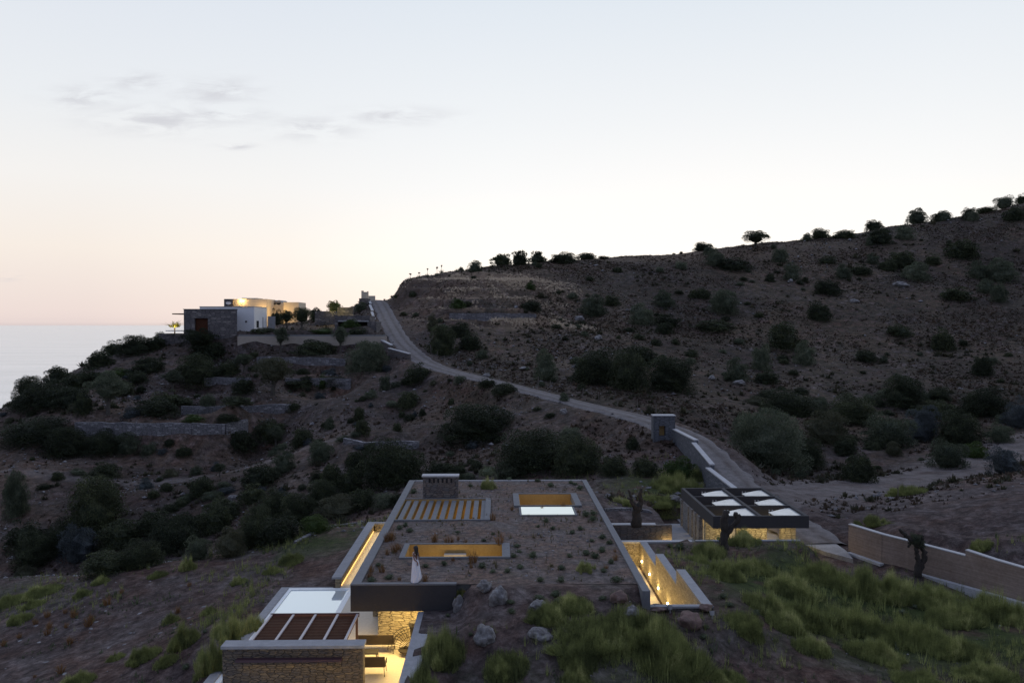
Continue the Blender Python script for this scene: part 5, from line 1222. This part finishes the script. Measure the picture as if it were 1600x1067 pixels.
# planting pits with straw tufts on the bare left slope
PIT = [(168,946,16),(116,965,14),(74,965,12),(55,975,10),(138,980,16),(142,972,13),(74,991,13),(77,982,12),(104,980,9),(109,1007,14),(30,998,9),(6,1010,11),(95,1052,15),(278,957,12),(190,928,8),(296,916,8),(102,959,8),(54,1060,6)]
for (px, py, h) in PIT:
    p_ = hit(px, py); s_ = h*p_[1]/F*1.25; inst('straw_tuft', random.choice(STRAW), p_, (s_*.9, s_*.9, s_), 'dry orange straw tuft in a planting pit on the bare left slope', 'plant', 'straw tufts on the left slope')
SL = rock_mesh(21, 'stone', M['scree'], .35)
for (px, py, w_) in [(134,933,9),(158,934,9),(235,909,8),(262,904,8),(284,915,9),(220,957,12),(221,956,5),(170,948,12),(166,954,9),(297,966,12),(300,975,9),(275,981,9),(252,989,11),(205,990,12),(236,1020,12),(171,1011,12),(196,1006,10),(74,1035,13),(62,1004,10),(33,1002,10),(80,992,10),(122,968,10),(82,957,8),(58,978,10),(108,978,9),(110,1004,13),(143,982,14),(152,972,10),(102,1052,15),(320,948,12),(27,961,6),(185,1025,9),(133,948,6)]:
    p_ = hit(px, py); s_ = w_*p_[1]/F; inst('pit_stone', SL, (p_[0], p_[1], p_[2]-.02), (s_*.9, s_*.6, s_*.55), 'pale flat stone beside a planting pit on the bare left slope', 'stone', 'stones of the planting pits')
# single green grass clumps
CL = []
for (px, py, w_, h, lab) in [(692,1040,68,54,'right of the grey retaining wall of the terrace'),(660,1075,50,50,'at the bottom edge beside the retaining wall'),(833,955,0,0,''),(915,893,38,20,'on the planted roof near its right edge'),(762,763,26,20,'on the roof right of the chimney'),
        (930,1012,130,30,'broad, right of the pale boulder'),(1010,1005,130,46,'large, in front of the red boulder'),(1050,1050,120,56,'at the bottom, centre right'),(905,1050,60,40,'left of the big grass in front of the red boulder'),(855,970,60,26,'right of the craggy boulder'),(895,955,60,24,'left of the brown boulder'),(790,1060,70,30,'at the bottom below the lumpy boulder'),(900,1075,50,30,'at the bottom edge in the middle'),
        (720,935,36,16,'between the first boulders'),(155,912,26,14,'at the far edge of the bare left slope'),(292,890,26,22,'yellow-green, at the far edge of the bare left slope'),(265,973,26,20,'in the middle of the bare left slope'),(325,960,24,14,'upper right on the bare left slope'),(60,930,60,16,'low and long on the left slope'),(15,945,50,16,'at the left edge of the slope'),(50,948,34,14,'second from the left edge of the slope'),(372,912,26,12,'below the terrace edge'),
        (128,932,26,12,'between pits on the left slope'),(30,972,36,16,'pale, near the left edge'),(285,1010,46,34,'large, left of the pool wall'),(258,1040,36,18,'below the large one left of the pool wall'),(222,1032,50,22,'left of the pair by the pool wall'),(180,1030,26,12,'beside pit stones'),(362,1000,56,40,'against the pool coping wall'),(335,1050,66,56,'at the lower left of the stone block'),(390,985,46,26,'at the pool side wall corner'),(120,1072,50,20,'at the bottom left'),(455,880,40,16,'on the terrace left of the corridor'),(425,895,30,12,'small, on the terrace left of the corridor'),(245,902,30,10,'low, at the far edge'),
        (1110,868,50,26,'left of the charred trunk'),(1095,880,40,14,'left below the charred trunk'),(1160,850,60,24,'right of the charred trunk, under the carport'),(1130,905,70,30,'right of the passage coping'),(1180,895,60,24,'on the slope right of the passage'),(1200,960,70,40,'on the right slope, left part'),(1165,985,60,30,'on the right slope beside the passage corner'),(1240,930,80,34,'on the right slope'),(1290,910,90,30,'on the right slope above the middle'),(1260,975,100,40,'middle of the right slope'),(1340,985,100,38,'middle right of the slope'),(1350,930,80,50,'tall, left of the split olive trunk'),(1400,940,80,40,'below the split olive trunk'),(1460,950,80,40,'right below the split olive trunk'),(1500,975,90,36,'right part of the slope'),(1550,965,80,44,'near the right edge of the slope'),(1590,975,60,40,'at the right edge of the slope'),(1430,1010,110,40,'lower right slope'),(1500,1025,90,34,'lower right slope, second'),(1370,1030,90,30,'lower middle of the right slope'),(1270,1020,60,26,'lower left of the right slope'),(1550,1065,90,26,'at the bottom right'),(1440,1072,80,24,'at the bottom right, second'),(1140,1070,60,22,'at the bottom right of the middle'),(1230,985,60,30,'left middle of the slope'),
        (1035,792,60,12,'in front of the pale boulder by the carport'),(1060,765,80,26,'below the roadside wall'),(1090,750,40,20,'beside the roadside wall'),(975,790,60,14,'behind the bare trunk'),(1370,822,50,16,'on top of the board-marked wall'),(1420,772,60,14,'on the mound edge beside the track'),(1535,862,34,14,'behind the right end of the board-marked wall')]:
    if not w_: continue
    p_ = roofp(px, py) if (py < 900 and 600 < px < 940) else hit(px, py)
    if not p_: p_ = PZ(px, py, -2.3)
    s_ = p_[1]/F; CL.append((p_[0], p_[1]+w_*s_*.12, w_*s_, h*s_)); o = inst('grass_clump', random.choice(GR), (p_[0], p_[1]+w_*s_*.12, p_[2]-.05), (w_*s_*1.05, w_*s_*random.uniform(.7, .9), h*s_*.95), 'green feathery grass clump '+lab, 'grass clump', 'green grass clumps')
# small cushions on the front bank and right slope
for (px, py, w_) in [(935,1005,12),(1000,962,14),(905,957,12),(895,985,9),(1100,1000,12),(1103,985,10),(1180,885,12),(1212,888,13),(1180,965,16),(1160,962,12),(1410,960,14),(1392,945,12),(1430,950,10),(850,995,14),(700,965,8),(735,995,8),(1130,935,14),(1140,950,12),(320,990,8),(290,1050,12),(1098,858,16),(1062,858,16),(1047,856,12)]:
    p_ = hit(px, py); s_ = w_*p_[1]/F*1.3; inst('cushion_plant', random.choice(CUSH), p_, (s_, s_, s_*.6), 'small dark green cushion plant on the open soil slope', 'plant', 'cushion plants on the soil slopes')

# ------------------------------------------------------------------ uncountable ground cover
def scatter(name, n_, region, hfun, size, blades, m, wd, dens=None, seed=1, low=.3, up=.7):
    r = np.random.default_rng(seed); x = r.uniform(region[0], region[2], n_); y = r.uniform(region[1], region[3], n_)
    k = np.abs((x-2)/np.maximum(y, 1)) < .70; x, y = x[k], y[k]
    if dens is not None: k = r.random(len(x)) < dens(x, y); x, y = x[k], y[k]
    z = hfun(x, y); n2 = len(x); s = size*r.lognormal(0, .4, n2)
    x = np.repeat(x, blades); y = np.repeat(y, blades); z = np.repeat(z, blades); s = np.repeat(s, blades); nb = len(x)
    a = r.uniform(0, 2*math.pi, nb); q = r.uniform(.15, 1, nb); ox = np.cos(a)*q*s*.5; oy = np.sin(a)*q*s*.5
    base = np.stack([x+ox*.6, y+oy*.6, z-.03], 1); tip = np.stack([x+ox*1.5, y+oy*1.5, z+s*(low+(1-q)*up)*r.uniform(.7, 1.2, nb)], 1)
    sd_ = np.stack([-np.sin(a), np.cos(a), np.zeros(nb)], 1)*(wd*s)[:, None]; V = np.stack([base-sd_, base+sd_, tip], 1).reshape(-1, 3)
    return npmesh(name, V, np.arange(nb*3).reshape(nb, 3), m)
def clearw(x, y): return (nearest(x, y, RD)[0] > 2.8) & (nearest(x, y, TK)[0] > 3.0) & ~((x > 13) & (x < 22) & (y < 67)) & ~((x > -13.2) & (x < 13) & (y < 64)) & (y > 63)
nzf = lambda x, y, s_, sd_: fbm(x, y, s_, 4, sd_)*.5+.5
tag(scatter('dry_scrub', 230000, (-110, 64, 190, 300), Hv, .46, 6, M['f_dry'], .2, lambda x, y: clearw(x, y)*np.clip((nzf(x, y, 12, 31)-.36)*3.2, .04, 1)*np.where(x > -8, 1, .45), 2, .16, .3), kind='stuff')
tag(scatter('dark_scrub', 26000, (-120, 64, 200, 310), Hv, .85, 16, M['f_scrub'], .16, lambda x, y: clearw(x, y)*np.clip((nzf(x, y, 16, 77)-.42)*3.5+1.6*np.exp(-((x+80)/22)**2-((y-145)/26)**2)+1.2*np.exp(-((x+35)/30)**2-((y-80)/9)**2), 0, 1)*np.where(x > -8, .6, .5), 3, .2, .35), kind='stuff')
tag(scatter('pale_dry_grass', 60000, (-24, 172, 22, 228), Hv, .5, 7, M['f_pale'], .09, lambda x, y: clearw(x, y)*np.clip(gauss(x, y, 0, 212, 14, 4)*1.4+gauss(x, y, 6, 179, 11, 2.2)+gauss(x, y, -2, 199, 13, 2)*.6+gauss(x, y, 0, 190, 12, 1.5)*.4, 0, 1)*np.clip((nzf(x, y, 5, 13)-.40)*5, 0, 1), 4, .3, .3), kind='stuff')
inpits = lambda x, y: ~((x > -13.3) & (x < -3.0) & (y < 63)) & ~((x > -7) & (x < 10.0) & (y > 36.4) & (y < 64)) & ~((x > 6.5) & (x < 14.8) & (y > 53) & (y < 66)) & ~((x > 12.5) & (y > 52.2) & (y < 66))
gd = lambda x, y: np.clip(gauss(x, y, 17, 44, 8, 8)+gauss(x, y, 25, 41, 9, 7)+gauss(x, y, 6, 31, 9, 3)*.7+gauss(x, y, 13, 72, 4, 7)*1.2+gauss(x, y, -11.6, 60, 3, 4)+gauss(x, y, -14.5, 44, 1.6, 8)*1.0+gauss(x, y, -14.5, 58, 4.5, 4)*.8+gauss(x, y, -33, 56, 7, 4)*.55, 0, 1)
tag(scatter('green_grass', 110000, (-45, 26, 50, 84), Hv, .24, 9, M['f_grass'], .035, lambda x, y: inpits(x, y)*gd(x, y)*np.clip((nzf(x, y, 3.2, 55)-.40)*5, .03, 1), 5, .85), kind='stuff')
def fringe():
    r = np.random.default_rng(41); q = []
    for cx, cy, w_, h in CL:
        if HX0 < cx < HX1 and cy > 38: continue
        k = int(min(1500, 120+w_*w_*190)); a = r.uniform(0, 6.28, k); d = r.uniform(.25, .85, k)*w_*.62; q.append(np.stack([cx+np.cos(a)*d, cy+np.sin(a)*d*.8, np.full(k, h)*r.uniform(.25, .75, k)*np.clip(1.2-d/w_, .3, 1)], 1))
    q = np.vstack(q); x, y, hh = q.T; k = inpits(x, y); x, y, hh = x[k], y[k], np.clip(hh[k], .1, .6); z = Hv(x, y); b_ = 6; x, y, z, hh = [np.repeat(v, b_) for v in (x, y, z, hh)]; n2 = len(x)
    base = np.stack([x+r.normal(0, .05, n2), y+r.normal(0, .05, n2), z-.02], 1); tip = base+np.stack([r.normal(0, .05, n2), r.normal(0, .05, n2), hh*r.uniform(.6, 1.1, n2)], 1)
    a = r.uniform(0, 6.28, n2); s_ = np.stack([np.cos(a), np.sin(a), a*0], 1)*.011; return npmesh('grass_fringe', np.stack([base-s_, base+s_, tip], 1).reshape(-1, 3), np.arange(n2*3).reshape(n2, 3), M['f_grass'])
tag(fringe(), kind='stuff')
gd2 = lambda x, y: inpits(x, y)*np.clip((nzf(x, y, 2.6, 58)-.50)*4, .02, 1)
tag(scatter('low_weeds', 26000, (-60, 26, 50, 64), Hv, .17, 7, M['f_cush'], .09, gd2, 6, .5), kind='stuff')
tag(scatter('roof_weeds', 1700, (-6.2, 38.2, 6.4, 63), lambda x, y: x*0-.09, .12, 7, M['f_weed'], .10, lambda x, y: np.array([not inhole(a, b_) for a, b_ in zip(x, y)])*np.clip((nzf(x, y, 1.5, 59)-.38)*3, .1, 1), 8, .6), kind='stuff')
# scree: thousands of small stones
def scree(name, n_, region, size, dens, seed, hf=Hv):
    r = np.random.default_rng(seed); x = r.uniform(region[0], region[2], n_); y = r.uniform(region[1], region[3], n_); k = (np.abs((x-2)/y) < .7); x, y = x[k], y[k]; k = r.random(len(x)) < dens(x, y); x, y = x[k], y[k]
    z = hf(x, y); s = size*r.lognormal(0, .5, len(x)); n2 = len(x)
    oc = np.array([(1, 0, 0), (0, 1, 0), (-1, 0, 0), (0, -1, 0), (0, 0, .7), (0, 0, -.6)], float); Fo = np.array([(0, 1, 4), (1, 2, 4), (2, 3, 4), (3, 0, 4), (1, 0, 5), (2, 1, 5), (3, 2, 5), (0, 3, 5)])
    a = r.uniform(0, 6.28, n2); V = oc[None]*r.uniform(.45, 1.0, (n2, 6, 1)); ca, sa = np.cos(a)[:, None], np.sin(a)[:, None]
    X = (V[:, :, 0]*ca-V[:, :, 1]*sa)*s[:, None]+x[:, None]; Y = (V[:, :, 0]*sa+V[:, :, 1]*ca)*s[:, None]*.8+y[:, None]; Z = V[:, :, 2]*s[:, None]*.8+z[:, None]+s[:, None]*.15
    return npmesh(name, np.stack([X, Y, Z], -1).reshape(-1, 3), (Fo[None]+np.arange(n2)[:, None, None]*6).reshape(-1, 3), M['scree'])
tag(scree('scree', 26000, (-75, 64, 60, 175), .15, lambda x, y: clearw(x, y)*np.clip((nzf(x, y, 9, 91)-.50)*4, .03, 1)*np.where(x > 45, .3, 1), 11), kind='stuff')
tag(scree('road_verge_gravel', 14000, (-40, 52, 30, 216), .10, lambda x, y: np.exp(-((nearest(x, y, RD)[0]-2.2)/.5)**2)*.9, 17), kind='stuff')
tag(scree('hill_stones', 2600, (0, 120, 180, 300), .34, lambda x, y: clearw(x, y)*np.clip((nzf(x, y, 18, 93)-.56)*5, .02, 1), 12), kind='stuff')
tag(scree('soil_pebbles', 9000, (-60, 26, 45, 64), .045, lambda x, y: inpits(x, y)*np.clip((nzf(x, y, 4, 95)-.35)*2, .1, 1), 13), kind='stuff')
tag(scree('roof_pebbles', 1500, (-6.2, 38.2, 6.4, 63), .045, lambda x, y: np.array([not inhole(a, b_) for a, b_ in zip(x, y)]), 14, lambda x, y: x*0-.08), kind='stuff')
tag(scree('edge_stones', 900, (-36, 56, -10, 66), .12, lambda x, y: np.exp(-((y-(62.2+.0*x))/1.1)**2)*.8*(x > -34), 15), kind='stuff')
for i, (px, py, w_, h) in enumerate(((1408,447,26,8),(995,487,24,10),(1155,600,22,8),(905,500,16,8),(1112,593,14,8),(350,752,0,0),(163,778,14,5),(365,778,16,6),(880,645,16,8),(760,588,12,6),(1235,441,10,6),(935,530,18,8),(1335,472,14,6))):
    if not w_: continue
    p_ = hit(px, py); s_ = p_[1]/F; o = bpy.data.objects.new('hillside_rock', ROCKS[i % 5]); C.objects.link(o); o.location = (p_[0], p_[1], p_[2]+h*s_*.2); o.scale = (w_*s_, w_*s_*.7, h*s_*1.6); o.rotation_euler = (0, 0, i)
    tag(o, 'grey rock on the hillside, '+('below the upper right shrub cluster', 'between two shrub domes left of the hill middle', 'left below the upright shrub of the lower hill', 'near the hill left rocky patch', 'above the gate pillar', '', 'flat, on the far left slope', 'pale, under the path of the left slope', 'just below the road', 'above the road near the mound', 'white, at the foot of a shrub under the ridge', 'right of the mound', 'on the bare upper right slope')[i], 'rock')

# ------------------------------------------------------------------ wire fence posts beside the road
fe = empty('wire_fence', (0, 130, 4), 0, 'thin weathered wire fence posts along the upper side of the gravel road', 'fence'); prev = None
RDf = RD; acc = 0; k = 0
for i in range(1, len(RDf)):
    a, b_ = RDf[i-1], RDf[i]; L = math.dist(a, b_); 
    if not (92 < a[1] < 156): continue
    acc += L
    if acc < 3.0: continue
    acc = 0; tx, ty = (b_[0]-a[0])/L, (b_[1]-a[1])/L; x, y = a[0]+ty*3.3, a[1]-tx*3.3; z = H(x, y); hh = random.uniform(1.2, 1.9); k += 1
    m_ = MB().tube([(x, y, z-.2), (x+random.uniform(-.1, .1), y, z+hh)], [.06, .045], 5).build('post', M['post'], fe); m_.location = Vector((0, 0, 0))-Vector((0, 130, 4))
f2 = empty('fence_stakes', (35, 66, -2), 0, 'three thin dark stakes standing on the mound edge behind the board-marked wall', 'fence')
for (px, py, h) in ((1369,800,26),(1403,778,20),(1506,778,34)):
    p_ = hit(px, py); hh = h*p_[1]/F; MB().tube([(p_[0]-35, p_[1]-66, p_[2]+2-.2), (p_[0]-35, p_[1]-66, p_[2]+2+hh)], [.035, .03], 5).build('stake', M['post'], f2)
# garden spotlights at the passage corner
for (px, py, lab, on) in ((1047,958,'small garden spotlight glowing at the front coping of the sunken passage', 1), (1113,970,'small unlit garden spotlight at the right corner of the passage coping', 0)):
    p_ = hit(px, py); e = empty('garden_spotlight', p_, 0, lab, 'lamp'); MB().tube([(0, 0, -.05), (0, 0, .18)], [.03, .03], 8).build('stem', M['lampm'], e); MB().tube([(0, 0, .16), (0, .06, .34)], [.09, .12], 12).build('head', M['lampm'], e)

# ------------------------------------------------------------------ the woman on the roof edge
M['skin'] = mat('skin', (.17, .085, .06), .6); M['hair'] = mat('dark_hair', (.010, .007, .006), .6)
m = mat('white_dress', (.62, .62, .66), .85); t = m.node_tree; oc = nn(t, 'ShaderNodeTexCoord').outputs['Object']; mp = nn(t, 'ShaderNodeMapping'); mp.inputs['Scale'].default_value = (22, 22, 1.2); t.links.new(oc, mp.inputs[0]); bump(t, t.nodes['Principled BSDF'], noise(t, mp.outputs[0], 1, 3), .6, .02); M['dress'] = m
r_ = ray(648, 913); t_ = (0-CAMZ)/r_[2]
pz = empty('person', (r_[0]*t_, 38.02, .012), R(-127), 'woman seen from behind in a long white dress standing on the dark roof edge', 'person')
J = {'pel': (0,0,.92), 'wst': (0,0,1.06), 'chs': (0,.01,1.25), 'nck': (0,.015,1.40), 'nk2': (0,.0,1.46), 'hd': (0,-.01,1.56), 'hd2': (0,-.01,1.64),
     'hl': (-.09,0,.88), 'kl': (-.10,-.02,.48), 'al': (-.10,.02,.08), 'tl': (-.11,-.12,.03), 'hr': (.09,0,.88), 'kr': (.09,.0,.48), 'ar': (.10,.03,.08), 'tr': (.11,-.11,.03),
     'sl': (-.16,.01,1.36), 'ell': (-.215,.02,1.09), 'wl': (-.20,-.05,.86), 'sr': (.16,.01,1.36), 'er': (.20,.12,1.12), 'wr': (.05,.20,.96)}
RADI = {'pel': .13, 'wst': .105, 'chs': .12, 'nck': .06, 'nk2': .045, 'hd': .085, 'hd2': .075, 'hl': .09, 'kl': .055, 'al': .036, 'tl': .03, 'hr': .09, 'kr': .055, 'ar': .036, 'tr': .03, 'sl': .05, 'ell': .036, 'wl': .024, 'sr': .05, 'er': .036, 'wr': .024}
E = [('pel','wst'),('wst','chs'),('chs','nck'),('nck','nk2'),('nk2','hd'),('hd','hd2'),('pel','hl'),('hl','kl'),('kl','al'),('al','tl'),('pel','hr'),('hr','kr'),('kr','ar'),('ar','tr'),('nck','sl'),('sl','ell'),('ell','wl'),('nck','sr'),('sr','er'),('er','wr')]
for s, wv in (('L', 'wl'), ('R', 'wr')):
    wp = Vector(J[wv]); dn = Vector((0, 0, -1)) if s == 'R' else Vector((.15, -.3, -.9)).normalized(); J['p'+s] = tuple(wp+dn*.07); RADI['p'+s] = .026; E.append((wv, 'p'+s))
    for k in range(4):
        b0 = wp+dn*.09+Vector(((k-1.5)*.02, 0, 0)); J[f'f{s}{k}'] = tuple(b0+dn*(.03)); RADI[f'f{s}{k}'] = .009; J[f'g{s}{k}'] = tuple(b0+dn*(.06+.008*(k in (1, 2)))+Vector((0, -.015, 0))); RADI[f'g{s}{k}'] = .007; E += [('p'+s, f'f{s}{k}'), (f'f{s}{k}', f'g{s}{k}')]
    J['t'+s] = tuple(wp+dn*.05+Vector((.035, -.02, 0))); RADI['t'+s] = .01; J['u'+s] = tuple(wp+dn*.09+Vector((.045, -.03, 0))); RADI['u'+s] = .008; E += [(wv, 't'+s), ('t'+s, 'u'+s)]
keys = list(J); me = bpy.data.meshes.new('body_cage'); me.from_pydata([J[k_] for k_ in keys], [(keys.index(a), keys.index(b_)) for a, b_ in E], []); bo_ = bpy.data.objects.new('body_cage', me); C.objects.link(bo_)
sk = bo_.modifiers.new('skin', 'SKIN'); 
for i, k_ in enumerate(keys): me.skin_vertices[0].data[i].radius = (RADI[k_], RADI[k_]*(.72 if k_ in ('chs', 'wst', 'pel', 'nck') else 1)); me.skin_vertices[0].data[i].use_root = (k_ == 'pel')
ss = bo_.modifiers.new('sub', 'SUBSURF'); ss.levels = 2; ss.render_levels = 2
dg = bpy.context.evaluated_depsgraph_get(); bm_ = bpy.data.meshes.new_from_object(bo_.evaluated_get(dg)); bpy.data.objects.remove(bo_); bm_.materials.clear(); bm_.materials.append(M['skin']); bm_.polygons.foreach_set('use_smooth', [True]*len(bm_.polygons))
body = bpy.data.objects.new('body', bm_); C.objects.link(body); body.parent = pz
mb = MB(); mb.tube([(0, -.105, 1.585), (0, -.125, 1.565)], [.012, .016], 6)
mb.build('nose', M['skin'], pz, True)
for sx in (-.035, .035): MB().tube([(sx, -.085, 1.60), (sx, -.098, 1.60)], [.014, .009], 8).build('eye', M['hair'], pz, True)
MB().tube([(-.025, -.09, 1.525), (0, -.1, 1.522), (.025, -.09, 1.525)], [.005, .009, .005], 6).build('mouth', mat('lips', (.2, .06, .05), .5), pz, True)
for sx in (-.088, .088): MB().tube([(sx, 0, 1.61), (sx*1.08, .005, 1.58), (sx, 0, 1.55)], [.012, .018, .010], 6).build('ear', M['skin'], pz, True)
MB().tube([(0, .01, 1.72), (0, .02, 1.69), (0, .025, 1.62), (.0, .05, 1.54), (.01, .075, 1.44), (.01, .085, 1.32), (.0, .08, 1.26)], [.03, .085, .105, .098, .085, .06, .02], 12, .05).build('hair', M['hair'], pz, True)
# long dress: rings from the chest to a wide uneven hem
V = []; rings = [(1.31,.125,.10,0),(1.22,.145,.115,0),(1.08,.135,.115,0),(.95,.165,.14,-.01),(.7,.195,.18,-.03),(.45,.225,.21,-.05),(.22,.25,.235,-.07),(.06,.245,.23,-.04),(.02,.225,.21,-.02)]; ns_ = 40
for ri, (z, rx_, ry_, ox) in enumerate(rings):
    for k in range(ns_):
        a = 2*math.pi*k/ns_; fold = 1+(.055*math.sin(a*9+ri*.3)+.03*math.sin(a*4+1))*min(1, max(0, (1.0-z)/.6)); zz = z+(.10*max(0, math.cos(a-2.6)) if ri >= 7 else 0)-(.26*max(0, math.sin(a))**2 if ri == 0 else .17*max(0, math.sin(a))**2 if ri == 1 else .06*max(0, math.sin(a))**2 if ri == 2 else 0)
        V.append((math.cos(a)*rx_*fold+ox, math.sin(a)*ry_*fold, zz))
Fq = [(i*ns_+k, i*ns_+(k+1) % ns_, (i+1)*ns_+(k+1) % ns_, (i+1)*ns_+k) for i in range(len(rings)-1) for k in range(ns_)]
dr_ = npmesh('dress', V, Fq, M['dress'], True, pz); 
for sx in (-1, 1): MB().tube([(sx*.10, -.09, 1.31), (sx*.11, -.03, 1.42), (sx*.10, .08, 1.31)], [.018, .02, .018], 6).build('dress_strap', M['dress'], pz, True)
